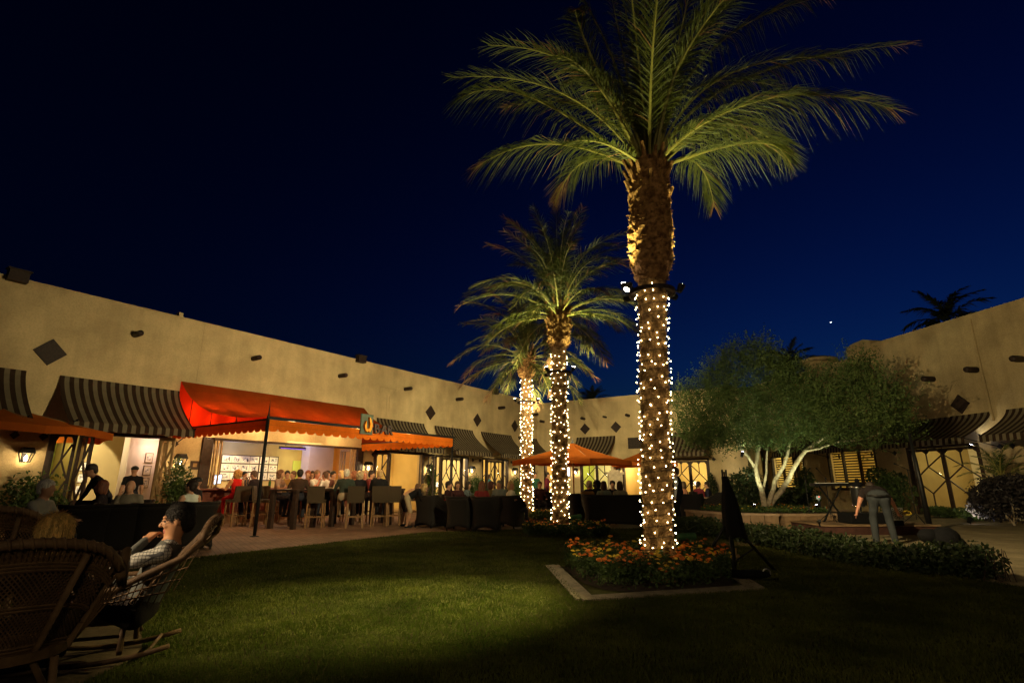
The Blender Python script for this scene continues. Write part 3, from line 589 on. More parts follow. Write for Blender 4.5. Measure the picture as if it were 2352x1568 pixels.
# the red bar awning
def red_awning():
    F = FL; u0, u1, W = 7.85, 15.15, 4.85; zt, zf, zb = 4.28, 2.80, 2.50
    root = empty('bar_awning', 'big red-orange bar awning with scalloped valance on black posts', 'awning', F.pt(11.5, 0, zt)); o0 = Vector(root.location)
    prof = [(0, 4.28), (.35, 3.98), (.75, 3.70), (1.3, 3.42), (2.0, 3.18), (2.8, 3.02), (3.7, 2.92), (4.85, 2.86)]
    P = lambda u, w_, z: F.pt(u, w_, z)-o0
    nu = 9
    def seamu(i): return u0+(u1-u0)*i/nu
    b = MB()
    NU = 54
    for i in range(NU):
        a = u0+(u1-u0)*i/NU; c = u0+(u1-u0)*(i+1)/NU
        for k in range(len(prof)-1):
            (wa, za), (wb, zb_) = prof[k], prof[k+1]
            def sg(u, w_): return -.035*math.sin(math.pi*((u-u0)/(u1-u0)*nu % 1))*math.sin(math.pi*w_/W)
            b.quad(P(a, wa, za+sg(a, wa)), P(c, wa, za+sg(c, wa)), P(c, wb, zb_+sg(c, wb)), P(a, wb, zb_+sg(a, wb)))
    o = b.build('canopy', 'redcloth', root, True)
    for (u, nm) in ((u0, 'side_panel'), (u1, 'side_panel')):
        s = MB(); s.add([P(u, w_, z) for w_, z in prof]+[P(u, W, zf-.02), P(u, 0, zf-.02)], [tuple(range(len(prof)+2))]); s.build('side_panel', 'redside_lit', root)
    def val(p0, p1, n, nm):
        v = MB(); 
        for i in range(n*8):
            t0 = i/(n*8); t1 = (i+1)/(n*8)
            def zz(t): f = (t*n) % 1; return zb+.075*(1-math.sin(math.pi*f))**2.2
            a = p0.lerp(p1, t0); c = p0.lerp(p1, t1)
            zc0 = zz(t0+1e-6); zc1 = zz(t1-1e-6)
            k0 = Vector((a.x, a.y, zc0-o0.z)); k1 = Vector((c.x, c.y, zc1-o0.z))
            v.quad(a, c, k1, k0)
        q = v.build('valance', 'orangecloth', root); q.modifiers.new('s', 'SOLIDIFY').thickness = .005
        h = MB(); h.box((p0+p1)/2+Vector((0, 0, -.14)), (p1-p0)/2, (p1-p0).normalized().cross(Vector((0, 0, 1)))*.009, (0, 0, .006)); h.build('hem', 'umbcloth', q)
    val(P(u0, W+.03, zf), P(u1, W+.03, zf), 26, 'v'); val(P(u0, 0.02, zf), P(u0, W+.02, zf), 17, 'v'); val(P(u1, 0.02, zf), P(u1, W+.02, zf), 17, 'v'); 
    f = MB(); f.bar(P(u0-.04, W+.02, zf+.04), P(u1+.1, W+.02, zf+.04), .035); f.build('front_beam', 'blackmetal', root)
    f = MB(); f.bar(P(u0, 0, zf), P(u0, W, zf), .02); f.build('side_beam', 'blackmetal', root)
    f = MB(); f.bar(P(u1, 0, zf), P(u1, W, zf), .02); f.build('side_beam', 'blackmetal', root)
    for i in range(1, 9):
        s = MB(); u = seamu(i); s.tube([P(u, w_, z-.03) for w_, z in prof], .013, 5); s.build('rib', 'blackmetal', root)
    for w_ in (.9, 2.1, 3.4):
        for u in (u0-.004,):
            zt_ = np.interp(w_, [p[0] for p in prof], [p[1] for p in prof]); s = MB(); s.bar(P(u, w_, zf), P(u, w_, zt_), .009); s.build('seam', 'blackmetal', root)
    for u in (u0, u1):
        p = MB(); g = F.pt(u, W, 0)-o0; p.tube([g, P(u, W, zf+.08)], .042, 12); p.lathe(g, [(.11, 0), (.11, .015), (.05, .03)], 12); p.tube([P(u, W, zf+.05), P(u, W, zf+.12), P(u, W, zf+.5)], [.045, .02, .003], 8); p.build('post', 'blackmetal', root, True)
    return root
red_awning()
for i, u in enumerate((8.35, 9.4, 10.6, 11.9, 13.1, 14.4)): light('POINT', FL.pt(u, 1.3, 3.15), 8, (1, .50, .22), size=.05, name='awning_light')
for u in (9.0, 10.6, 12.2, 13.8): light('POINT', FL.pt(u, .75, 2.95), 42, (1, .68, .30), size=.05, name='awning_light')
for w_, z_, e_ in ((1.0, 3.25, 8), (2.1, 2.98, 7), (3.2, 2.9, 5)): light('POINT', FL.pt(8.12, w_, z_), e_, (1, .55, .25), size=.04, name='awning_light')
for u in (9.2, 11.5, 13.8): light('POINT', FL.pt(u, 3.9, 2.55), 46, (1, .52, .18), size=.05, name='awning_light')
# bar sign on the front beam
def sign():
    u, z = FL.hit(842, 974, 4.93); root = empty('bar_sign', 'grey-green panel with a curved orange flame-like letter and dark letters BAR', 'sign', FL.pt(u, 4.93, z)); o0 = Vector(root.location)
    X = FL.D; Z = Vector((0, 0, 1)); Yo = FL.N*-1
    hw, hh = .235, .30
    b = MB(); b.box(Yo*.0, X*hw, Yo*.02, Z*hh); b.build('panel', 'slate', root)
    def crescent(pts_o, pts_i, w0): # outer, inner polylines
        m = MB(); n = len(pts_o)
        for i in range(n-1):
            q = [pts_o[i], pts_o[i+1], pts_i[i+1], pts_i[i]]
            m.prism([X*a*hw+Z*c*hh+Yo*(w0+.0015*i*0) for a, c in q], Yo*.07)
        return m
    Lo = [(-.30, .32), (-.52, .10), (-.60, -.15), (-.55, -.42), (-.38, -.66), (-.12, -.80)]; Li = [(-.30, .32), (-.32, .06), (-.30, -.15), (-.26, -.36), (-.16, -.44), (-.02, -.50)]
    Ro = [(.12, .70), (.34, .50), (.55, .18), (.62, -.15), (.55, -.48), (.30, -.80)]; Ri = [(.12, .70), (.16, .40), (.24, .12), (.26, -.16), (.22, -.38), (.12, -.50)]
    Bo = [(-.12, -.80), (.08, -.66), (.30, -.80)]; Bi = [(-.02, -.50), (.05, -.36), (.12, -.50)]
    for o_, i_ in ((Lo, Li), (Ro, Ri), (Bo, Bi)):
        m = crescent(o_, i_, .02); e = m.build('letter_back', 'umbcloth', root)
        m2 = MB()
        for i in range(len(o_)-1):
            q = [o_[i], o_[i+1], i_[i+1], i_[i]]; m2.prism([X*a*hw+Z*c*hh+Yo*.091 for a, c in q], Yo*.006)
        m2.build('letter_face', 'signorange', root)
    for i, ch in enumerate('BAR'):
        cu = bpy.data.curves.new('letter', 'FONT'); cu.body = ch; cu.size = .40; cu.extrude = .03; cu.offset = .008; cu.align_x = 'LEFT'
        cu.materials.append(M['signdark']); t = bpy.data.objects.new('letter', cu); C.objects.link(t); t.parent = root
        mt = Matrix((X, Z, Yo)).transposed().to_4x4(); mt.translation = X*(.29+i*.27)+Z*(-.235)+Yo*.0
        bpy.context.view_layer.update(); me = bpy.data.meshes.new_from_object(t.evaluated_get(bpy.context.evaluated_depsgraph_get())); bpy.data.objects.remove(t)
        t = bpy.data.objects.new('letter', me); C.objects.link(t); t.parent = root; t.matrix_local = mt
sign()

# ------------------------------------------------------------------ umbrellas
def umbrella(loc, apex, rim, rad, n, rot, label, vh=.17, poletop=None, clothm='umbcloth', tiltless=True, group='rust orange market umbrellas'):
    root = empty('market_umbrella', label, 'umbrella', loc, 0, group); b = MB(); K = 6
    cor = [Vector((rad*math.cos(rot+2*math.pi*i/n), rad*math.sin(rot+2*math.pi*i/n), 0)) for i in range(n)]
    def P(i, s, k):
        e = cor[i % n].lerp(cor[(i+1) % n], s); t = k/K
        dip = -.10*math.sin(math.pi*s)*t*0+.05*math.sin(math.pi*s)*t
        z = apex+(rim-apex)*(t**.82)+dip*(1 if k == K else .4)-.06*math.sin(math.pi*t)*math.sin(math.pi*s)
        return Vector((e.x*t, e.y*t, z))
    S = 6
    for i in range(n):
        for s in range(S):
            for k in range(K):
                q = [P(i, s/S, k), P(i, (s+1)/S, k), P(i, (s+1)/S, k+1), P(i, s/S, k+1)]
                if k == 0: b.add(q[1:], [(0, 1, 2)])
                else: b.quad(*q)
    b.build('canopy', clothm, root)
    v = MB()
    for i in range(n):
        for s in range(S):
            a = P(i, s/S, K); c = P(i, (s+1)/S, K); oa = a*1.01; oc = c*1.01
            v.quad(Vector((oa.x, oa.y, a.z)), Vector((oc.x, oc.y, c.z)), Vector((oc.x, oc.y, c.z-vh)), Vector((oa.x, oa.y, a.z-vh)))
    q = v.build('valance', clothm, root); q.modifiers.new('s', 'SOLIDIFY').thickness = .004
    for i in range(n):
        r = MB(); r.tube([Vector((0, 0, apex-.08)), P(i, 0, K)-Vector((0, 0, .02))], .012, 5); r.build('rib', 'tanwood', root)
    p = MB(); p.tube([(0, 0, .05), (0, 0, apex)], .025, 10); p.build('pole', 'tanwood', root, True)
    f = MB(); f.lathe((0, 0, apex-.01), [(.04, 0), (.05, .04), (.02, .08), (.004, .2)], 8); f.build('finial', 'silver', root)
    s = MB(); s.lathe((0, 0, 0), [(.30, .012), (.30, .06), (.06, .09), (.04, .25)], 16); s.build('base', 'blackmetal', root)
    return root
uc = G(1320, 1194); umbrella((uc.x, uc.y, .01), 2.62, 1.98, 2.15, 4, R(8), 'large orange umbrella glowing beside the second palm trunk')
umbrella((6.25, 25.5, .01), 2.72, 2.10, 2.0, 4, R(30), 'darker orange umbrella half hidden behind the nearest palm trunk')
umbrella((-12.35, 12.4, .01), 3.15, 2.42, 2.55, 8, R(22), 'rust umbrella cut off by the left edge above the seated diners')

# ------------------------------------------------------------------ palms
def qbez(p0, pm, p2, t):
    c = 2*pm-.5*(p0+p2); return p0*(1-t)**2+c*(2*t*(1-t))+p2*t*t
def frond(b, p0, pm, p2, ll=.5, n=52, droop=.5, r0=.028, dead=0., start=.16, mi_l=0, mi_d=1, mi_r=2, wleaf=.022):
    L = (pm-p0).length+(p2-pm).length
    pts = [qbez(p0, pm, p2, i/14.) for i in range(15)]
    b.tube(pts, [r0*(1-.9*i/14.)+.002 for i in range(15)], 5, mi_r, cap=False)
    tot = 2*n
    for k in range(n):
        t = start+(1-start)*(k+.5)/n; t = min(t, .995); p = qbez(p0, pm, p2, t); T = (qbez(p0, pm, p2, min(t+.02, 1.))-qbez(p0, pm, p2, t-.02)).normalized()
        U = Vector((0, 0, 1)); U = (U-T*U.dot(T)); U = U.normalized() if U.length > .05 else T.orthogonal().normalized(); S = T.cross(U)
        fl = ll*(min(1., (t-start)/.14+.35))*(1-.62*max(0, (t-.55)/.45)**1.6)
        for s in (-1, 1):
            if random.random() < .05: continue
            ang = R(48-26*t+random.uniform(-9, 9)); up = random.uniform(-.15, .38)
            d = (S*s*math.sin(ang)*1.15+T*math.cos(ang)+U*up).normalized(); l = fl*random.uniform(.8, 1.12)
            wd = wleaf*random.uniform(.7, 1.2); e = T.cross(d).cross(d); e = (T-d*T.dot(d)); e = e.normalized() if e.length > .05 else U
            e = (e*.75+U*random.uniform(-.65, .65)).normalized()
            m = p+d*l*.5+Vector((0, 0, -droop*l*l*.25)); q = p+d*l+Vector((0, 0, -droop*l*l*1.1))
            dd = dead > 0 and (t > 1-dead*random.uniform(.7, 1.3)); mi = mi_d if (dd or random.random() < .03) else mi_l
            b.add([p-e*wd*.4, p+e*wd*.4, m+e*wd*.5, m-e*wd*.5, q], [(0, 1, 2, 3), (3, 2, 4)], mi)
def trunkmesh(b, base, top, r_of, z0, z1, step=.013, seg=64, amp=.018, per=.115, turns=9, mi=0):
    """spiral of pruned leaf-base scales as real displacement"""
    n = int((z1-z0)/step)+1; vs = []; fs = []
    for i in range(n+1):
        z = z0+(z1-z0)*i/n; t = (z-base.z)/(top.z-base.z); c = base.lerp(top, t); r = r_of(z)
        for j in range(seg):
            a = 2*math.pi*j/seg
            tri = abs(((a*turns/6.2832+(.5 if int(z/per*.5) % 2 else 0)+.15*math.sin(z*4)) % 1.)*2-1); f = ((z/per-.55*tri*tri+.12*math.sin(a*3+z*2)) % 1.); rr = r+amp*(f**1.6*1.15-.45)+random.uniform(-1, 1)*amp*.13
            vs.append((c.x+rr*math.cos(a), c.y+rr*math.sin(a), z))
    for i in range(n):
        for j in range(seg):
            a = i*seg+j; c_ = i*seg+(j+1) % seg; fs.append((a, c_, c_+seg, a+seg))
    b.add(vs, fs, mi)
def crown_random(b, c, n, L, seed, ll, nl=40, wl=.024, skip=None, e0=84, e1=-18, rb=.1):
    st = random.getstate(); random.seed(seed)
    for i in range(n):
        f = i/(n-1.); az = i*2.39996+random.uniform(-.2, .2); el = R(e0+(e1-e0)*f**1.15+random.uniform(-6, 6)); l = L*random.uniform(.85, 1.1)*(1 if f < .8 else .85)
        h = Vector((math.cos(az), math.sin(az), 0)); d0 = h*math.cos(el)+Vector((0, 0, math.sin(el)))
        p0 = c+h*rb*random.uniform(.5, 1)+Vector((0, 0, -.35*f)); pm = p0+d0*l*.52; bend = random.uniform(.30, .55)+.25*math.cos(el)
        d1 = (d0-Vector((0, 0, bend*1.25))+h*.25).normalized(); p2 = pm+d1*l*.52
        if skip and skip(p2, c): continue
        frond(b, p0, pm, p2, ll*random.uniform(.85, 1.1), nl, random.uniform(.3, .8), .026, dead=random.choice((0, 0, 0, .1, .25)), wleaf=wl)
    random.setstate(st)
PAL = {}
def palm(key, base, top, r1, r2, zc, label, crownfn, seed):
    root = empty('date_palm', label, 'palm tree', base, 0, 'uplit date palms down the lawn'); o0 = Vector(base); tp = Vector(top)-o0; b0 = Vector((0, 0, 0))
    rf = lambda z: r1*(1.12-.12*min(1, z/.8))+.012*math.sin(z*5+seed)
    b = MB(); trunkmesh(b, b0, tp, rf, 0, zc, amp=.026); b.build('trunk', 'bark', root)
    H = tp.z; b = MB()
    def rb(z): t = (z-zc)/(H-zc); return r1*1.02+(r2-r1)*min(1, t/.16)*(1-.20*max(0, (t-.45)/.55))+.012*math.sin(z*9+seed)
    trunkmesh(b, b0, tp, rb, zc, H, step=.022, amp=.04, per=.17, turns=6)
    for i in range(900):  # loose fibre flakes and frayed boots
        z = random.uniform(zc, H); a = random.uniform(0, 6.283); c = b0.lerp(tp, z/H); r = rb(z); n_ = Vector((math.cos(a), math.sin(a), 0)); t_ = Vector((-n_.y, n_.x, 0))
        p = c+n_*r; p.z = z; s = random.uniform(.02, .07); q = n_*random.uniform(.3, 1)+Vector((0, 0, random.uniform(-1, 1)))+t_*random.uniform(-1, 1); q.normalize()
        e = q.cross(n_).normalized()*s*.25; b.add([p-e, p+e, p+q*s+e*.3, p+q*s-e*.5], [(0, 1, 2, 3)])
    b.build('boot_sheath', 'fiber', root)
    b = MB()
    for i in range(26): # cut leaf stubs under the crown
        a = i*2.4; z = H-.75+.8*((i*7) % 26)/26.; c = b0.lerp(tp, z/H); n_ = Vector((math.cos(a), math.sin(a), 0)); p = c+n_*(r2*.72); p.z = z
        q = p+n_*.16+Vector((0, 0, random.uniform(.2, .42))); b.tube([p, q], [.05, .028], 5, 0)
    b.build('leaf_stubs', 'fiber', root)
    b = MB(); crownfn(b, o0, tp); b.build('crown', ['frond', 'deadfrond', 'rachis'], root)
    PAL[key] = (o0, tp, rf, zc, r1)
    return root
def crown1(b, o0, tp):
    c = o0+tp; 
    lst = [((1215, 222, .2), (1046, 232, -.3), 0, .62), ((1262, 330, .4), (1088, 388, .2), .22, .60), ((1372, 195, -.6), (1277, 128, -1.2), 0, .42), ((1350, 368, 1.0), (1276, 462, 1.4), .5, .5),
           ((1405, 130, .6), (1300, -60, .9), .15, .6), ((1485, 150, -.4), (1478, -90, -1.0), 0, .6), ((1545, 160, -.3), (1600, -80, -.9), 0, .6), ((1440, 170, .9), (1395, -60, 1.6), .1, .6),
           ((1690, 190, .3), (2085, 102, .4), .1, .70), ((1740, 232, -.3), (2052, 250, -.6), .06, .66), ((1680, 286, .5), (1816, 372, .9), 0, .62), ((1596, 372, .8), (1640, 474, 1.3), .1, .5),
           ((1640, 110, 0), (1915, -10, .2), .1, .66), ((1600, 90, .6), (1790, -110, 1.2), 0, .6), ((1640, 270, -.9), (1850, 215, -1.6), 0, .6), ((1570, 120, -.8), (1700, -60, -1.6), 0, .6),
           ((1390, 330, -.7), (1300, 330, -1.2), 0, .4), ((1510, 120, 1.2), (1540, -60, 2.2), 0, .55), ((1350, 110, -.2), (1325, 20, -1.0), .2, .5), ((1700, 330, -.2), (1800, 350, -.4), 0, .55), ((1450, 90, 1.6), (1420, -30, 2.6), 0, .5)]
    for (m, t, dd, ll) in lst:
        pm = at(m[0], m[1], 7.5+m[2]); p2 = at(t[0], t[1], 7.5+t[2]); h = (pm-c); h.z = 0; h = h.normalized()*.11
        frond(b, c+h-o0+Vector((0, 0, -.1)), pm-o0, p2-o0, ll*1.22, 120, .95, .030, dead=dd*.5, start=.13, wleaf=.013)
    crown_random(b, tp, 38, 3.3, 5, .72, 88, .013, skip=lambda p2, c_: p2.z < c_.z+1.2)
zc1 = at(1500, 648, 7.5).z
palm('a', (1.93, 7.5, .0), tuple(at(1490, 378, 7.5)), .192, .315, zc1, 'tallest nearest date palm, its trunk wound with lights, in the marigold bed', crown1, 1)
c2 = at(1283, 705, 14.05); palm('b', (1.21, 14.0, 0), tuple(c2), .19, .31, at(1283, 800, 14.05).z, 'middle date palm with lit trunk beside the orange umbrella', lambda b, o, t: crown_random(b, t, 54, 2.95, 12, .66, 58, .019, e0=88, e1=-14), 2)
c3 = at(1209, 812, 19.6); palm('c', (.52, 19.5, 0), tuple(c3), .185, .30, at(1209, 870, 19.6).z, 'farthest and smallest of the three light-wrapped date palms', lambda b, o, t: crown_random(b, t, 46, 2.95, 31, .66, 48, .024, e0=84, e1=-26), 3)

# dark palms beyond the roofs
def farpalm(x, y, Y, L, label, n=22, seed=1, e1=-5):
    c = at(x, y, Y); root = empty('distant_palm', label, 'palm tree', (c.x, c.y, 0), 0, 'dark palms beyond the roofs')
    b = MB(); b.tube([(0, 0, 0), (0, 0, c.z)], [.28, .22], 8); b.build('trunk', 'farpalm', root)
    b = MB(); crown_random(b, Vector((0, 0, c.z)), n+8, L, seed, L*.26, 34, L*.028, e0=80, e1=e1); b.build('crown', ['farpalm']*3, root)
farpalm(1360, 925, 48, 1.9, 'small dark palm crown poking over the rear roof left of the near trunk', 20, 3, 10)
farpalm(1812, 850, 46, 2.9, 'dark palm silhouette behind the top of the leafy tree', 26, 4)
farpalm(2178, 742, 34, 2.9, 'drooping dark palm silhouette behind the right roofline', 14, 15, 0)

# ------------------------------------------------------------------ string lights on the trunks
def strings(key, pitch, gap, z0, z1, label, nb_r=.0125, seed=2):
    o0, tp, rf, zc, r1 = PAL[key]; rnd = random.Random(seed)
    root = empty('string_lights', label, 'string lights', o0, 0, 'string lights wound round palm trunks')
    def pos(z, a, dr=.0):
        c = Vector((0, 0, 0)).lerp(tp, z/tp.z); r = rf(z)+.03+dr; return Vector((c.x+r*math.cos(a), c.y+r*math.sin(a), z))
    pts = []; bulbs = []; z = z0; a = 0; s = 0; nxt = .05
    while z < z1:
        pts.append(pos(z, a, 0)); a += .16; z += pitch*.16/6.283; s += .16*(r1+.03)
        if s > nxt: bulbs.append(pos(z+rnd.uniform(-.62, .62)*pitch, a, .014)); nxt = s+gap*rnd.uniform(.65, 1.35)
    w_ = MB(); w_.tube(pts, .0035, 4); w_.build('wire', 'blackmetal', root)
    cd = (-o0).normalized(); vis = [p for p in bulbs if Vector((p.x, p.y, 0)).dot(cd) > -.02]; hid = [p for p in bulbs if p not in vis]
    vis.sort(key=lambda p: -Vector((p.x, p.y, 0)).dot(cd)); near, rest = vis[:100], vis[100:]+hid
    proto = MB(); proto.ell((0, 0, 0), nb_r, nb_r, nb_r*1.15, 6); me = None
    for p in near:
        if me is None: o = proto.build('bulb', 'bulbS', root, True, p); me = o.data
        else: o = bpy.data.objects.new('bulb', me); C.objects.link(o); o.parent = root; o.location = p
    b = MB()
    for p in rest: b.ell(p, nb_r, nb_r, nb_r*1.15, 6)
    if rest: tag(b.build('bulbs', 'bulbS', root, True), kind='stuff')
strings('a', .14, .108, .32, zc1-.12, 'warm string lights wound round the nearest palm trunk', .0072, 3)
strings('b', .16, .13, .28, 4.7, 'warm string lights wound round the middle palm trunk', .0085, 4)
strings('c', .155, .125, .28, 4.95, 'dense string lights wound round the farthest palm trunk', .0115, 5)

# collars carrying floodlights
FLOODS = []
def collar(key, z, label, aims, rr=.40):
    o0, tp, rf, zc, r1 = PAL[key]; c = o0+Vector((tp.x*z/tp.z, tp.y*z/tp.z, 0)); c.z = z
    root = empty('floodlight_collar', label, 'floodlight ring', c, 0, 'floodlight rings on the palm trunks')
    b = MB(); n = 28
    for i in range(n):
        a = 2*math.pi*i/n; d = 2*math.pi*(i+1)/n
        for (ra, rb_, za, zb) in ((r1+.03, rr, .012, .012), (rr, rr, .012, -.05), (r1+.03, rr, -.012, -.012)):
            b.quad((ra*math.cos(a), ra*math.sin(a), za), (ra*math.cos(d), ra*math.sin(d), za), (rb_*math.cos(d), rb_*math.sin(d), zb), (rb_*math.cos(a), rb_*math.sin(a), zb))
    b.build('ring', 'rust', root)
    for az in (20, 110, 200, 290):
        h = MB(); a = R(az); h.bar((math.cos(a)*r1, math.sin(a)*r1, 0), (math.cos(a)*(rr-.01), math.sin(a)*(rr-.01), 0), .012); h.build('bracket', 'blackmetal', root)
    for (tgt, e, sp_, bl, col) in aims:
        t = Vector(tgt)-c; h = Vector((t.x, t.y, 0)).normalized(); p = h*(rr+.10)+Vector((0, 0, .0 if t.z < 2 else .08)); d = (Vector(tgt)-c-p).normalized()
        if e == 420: light('SPOT', c+p+d*.06, e, col, tgt, .04, sp_, bl, name='flood_light'); continue  # extra spot without a head, added to feather the lawn pool
        b = MB(); b.tube([p-d*.10, p-d*.02, p+d*.03], [.035, .05, .055], 10, 0); b.bar(h*(rr-.02), p-d*.05, .012, mi=0); lh = b.build('lamp_head', 'blackmetal', root)
        l = MB(); l.tube([p+d*.031, p+d*.036], .042, 10, 0); l.build('lens', 'flood', lh)
        light('SPOT', c+p+d*.06, e, col, tgt, .04, sp_, bl, name='flood_light')
W_ = (1, .80, .42)
collar('a', zc1-.16, 'floodlight ring high on the nearest palm with one glaring lamp', [
    (tuple(FL.pt(10.5, 0, 4.4)), 3500, 84, 1., W_), (tuple(G(950, 1388)), 2900, 46, 1., (1, .84, .28)), (tuple(G(900, 1330)), 420, 84, 1., (1, .80, .42)),
    (tuple(FR.pt(12, 0, 3.6)), 3800, 112, 1., (1, .78, .40)),
    (tuple(at(1330, 250, 7.3)), 400, 88, .9, (1, .94, .34)), (tuple(at(1720, 260, 7.4)), 500, 88, .9, (1, .94, .34))], .34)
collar('b', 4.12, 'floodlight ring on the middle palm trunk', [
    (tuple(FL.pt(14.5, 0, 4.2)), 1500, 90, 1., W_), (tuple(FB.pt(11.5, 0, 4.3)), 3900, 85, 1., W_),
    (tuple(at(1190, 640, 13.2)), 400, 90, .9, (1, .95, .36)), (tuple(at(1380, 620, 13.2)), 400, 90, .9, (1, .95, .36))], .34)
collar('c', 4.15, 'floodlight ring on the farthest palm trunk', [
    (tuple(FL.pt(22.5, 0, 4.0)), 1000, 100, 1., W_), (tuple(FB.pt(13.5, 0, 4.3)), 1400, 95, 1., W_),
    (tuple(at(1140, 770, 19.3)), 190, 90, .9, (1, .92, .42)), (tuple(at(1280, 770, 19.3)), 120, 90, .9, (1, .92, .42))], .34)

# ------------------------------------------------------------------ olive-like tree in the stone planter
def cloud_pts(c, r, n, shell=.35):
    d = rng.normal(size=(n, 3)); d /= np.linalg.norm(d, axis=1)[:, None]; rr = rng.random(n)**(1/3.)*(1-shell)+shell*rng.random(n)**.3
    return np.array(c)+d*rr[:, None]*np.array(r)
def leaf_obj(name, pts_list, size, m, parent, aspect=.45):
    P = np.concatenate(pts_list); V, Fq = leafquads(P, size, aspect); return npmesh(name, V, Fq, m, parent=parent)
def sprigs(cs, rs, per, L, nl, size, m, parent, up=.55, name='crown', origin=(0, 0, 0)):
    """wispy twigs of small leaves growing out of each clump"""
    out = []; q = 16
    for c, r in zip(cs, rs):
        n = int(per*(r[0]*r[2])**.8); S = cloud_pts(c, r, n, .5); D = (S-np.array(c))/np.array(r); D = D*.6+rng.normal(size=(n, 3))*.35; D[:, 2] += up; D /= np.linalg.norm(D, axis=1)[:, None]
        t = np.linspace(0, 1, nl)[None, :, None]; ll = (L*(.5+rng.random(n)))[:, None, None]
        P = S[:, None, :]+D[:, None, :]*t*ll+rng.normal(size=(n, nl, 3))*.035; out.append(P.reshape(-1, 3))
    P = np.concatenate(out)-np.array(origin); V, Fq = leafquads(P, size, .38, None); return npmesh(name, V, Fq, m, parent=parent)
def olive():
    base = Vector((8.75, 18.9, .40)); root = empty('olive_tree', 'multi-stemmed leafy tree with pale uplit trunks in the stone planter', 'tree', base)
    def W(x, y, Y): return at(x, y, Y)-base
    b = MB()
    stems = [([(1758, 1166, 18.9), (1752, 1135, 18.8), (1742, 1100, 18.7), (1735, 1070, 18.7), (1741, 1040, 18.8), (1738, 1000, 18.9), (1735, 955, 19), (1725, 900, 19.1)], .13),
             ([(1735, 1070, 18.7), (1718, 1048, 18.6), (1700, 1025, 18.5), (1680, 990, 18.5), (1650, 950, 18.6)], .075),
             ([(1764, 1166, 18.9), (1775, 1130, 18.8), (1782, 1100, 18.7), (1800, 1070, 18.6), (1812, 1030, 18.5), (1818, 990, 18.5), (1822, 930, 18.5)], .115),
             ([(1762, 1164, 19.0), (1790, 1132, 18.8), (1812, 1100, 18.6), (1825, 1070, 18.4), (1850, 1035, 18.2), (1890, 1005, 17.9), (1930, 985, 17.6), (1975, 950, 17.3)], .125),
             ([(1850, 1035, 18.2), (1880, 1030, 17.8), (1920, 1015, 17.4), (1990, 1008, 16.9), (2040, 985, 16.6)], .055),
             ([(1752, 1135, 18.8), (1760, 1085, 18.8), (1762, 1020, 18.9), (1775, 950, 19)], .06),
             ([(1741, 1040, 18.8), (1752, 1000, 18.8), (1768, 960, 18.9), (1770, 880, 19)], .055),
             ([(1738, 1000, 18.9), (1700, 960, 19), (1690, 900, 19.1)], .045), ([(1818, 990, 18.5), (1850, 940, 18.4), (1870, 880, 18.3)], .045)]
    for pts, r in stems:
        P = [W(*p) for p in pts]; Q = []
        for i in range(len(P)-1):
            for k in range(3): Q.append(P[i].lerp(P[i+1], k/3)+Vector((random.uniform(-1, 1), random.uniform(-1, 1), 0))*.018)
        Q.append(P[-1]); n = len(Q); Q[0].z = min(Q[0].z, -.05) if r > .1 else Q[0].z
        b.tube(Q, [.66*r*(1.2-.85*i/(n-1)) if i else r for i in range(n)], 9)
    b.build('trunk', 'barkT', root, True)
    bl = [(1590, 985, 50, 62, 19.6), (1612, 915, 48, 55, 19.6), (1650, 880, 52, 62, 19.4), (1690, 840, 45, 58, 19.2), (1735, 825, 42, 55, 19.2), (1775, 858, 48, 58, 19), (1650, 965, 70, 60, 18.8), (1720, 930, 75, 70, 18.6),
          (1795, 935, 70, 65, 18.6), (1850, 905, 55, 60, 18.4), (1870, 965, 65, 55, 18), (1620, 1015, 62, 26, 18.6), (1700, 1005, 75, 32, 18.2), (1790, 1000, 60, 30, 18.4), (1905, 905, 50, 62, 17.8), (1950, 865, 42, 52, 17.5), (1990, 885, 46, 58, 17.2),
          (1945, 955, 70, 58, 17.4), (2025, 930, 55, 58, 17), (2062, 945, 40, 50, 16.9), (2000, 985, 62, 38, 16.9), (1915, 1000, 60, 26, 17.4), (2070, 990, 36, 30, 16.9), (1565, 930, 24, 45, 19.8), (1810, 870, 40, 50, 18.9), (1660, 1022, 55, 20, 17.8), (1730, 1012, 50, 26, 17.6), (1790, 1018, 50, 24, 17.5), (1850, 1012, 50, 24, 17.4), (1975, 1015, 55, 20, 17.0)]
    cs = []; rs = []
    for (x, y, rx, ry, Y) in bl:
        for k in range(2):
            Yk = Y+random.uniform(-1.2, 1.0); c = at(x+random.uniform(-14, 14), y+random.uniform(-10, 10), Yk); k_ = Yk/1214/.98; cs.append(tuple(c)); rs.append((rx*k_*.82, rx*k_*.8, ry*k_*.72))
    sprigs(cs, rs, 240, .60, 16, .040, 'leafA', root, .8, origin=base)
    # one inner clump of broader leaves catching the uplights
    return root
olive()
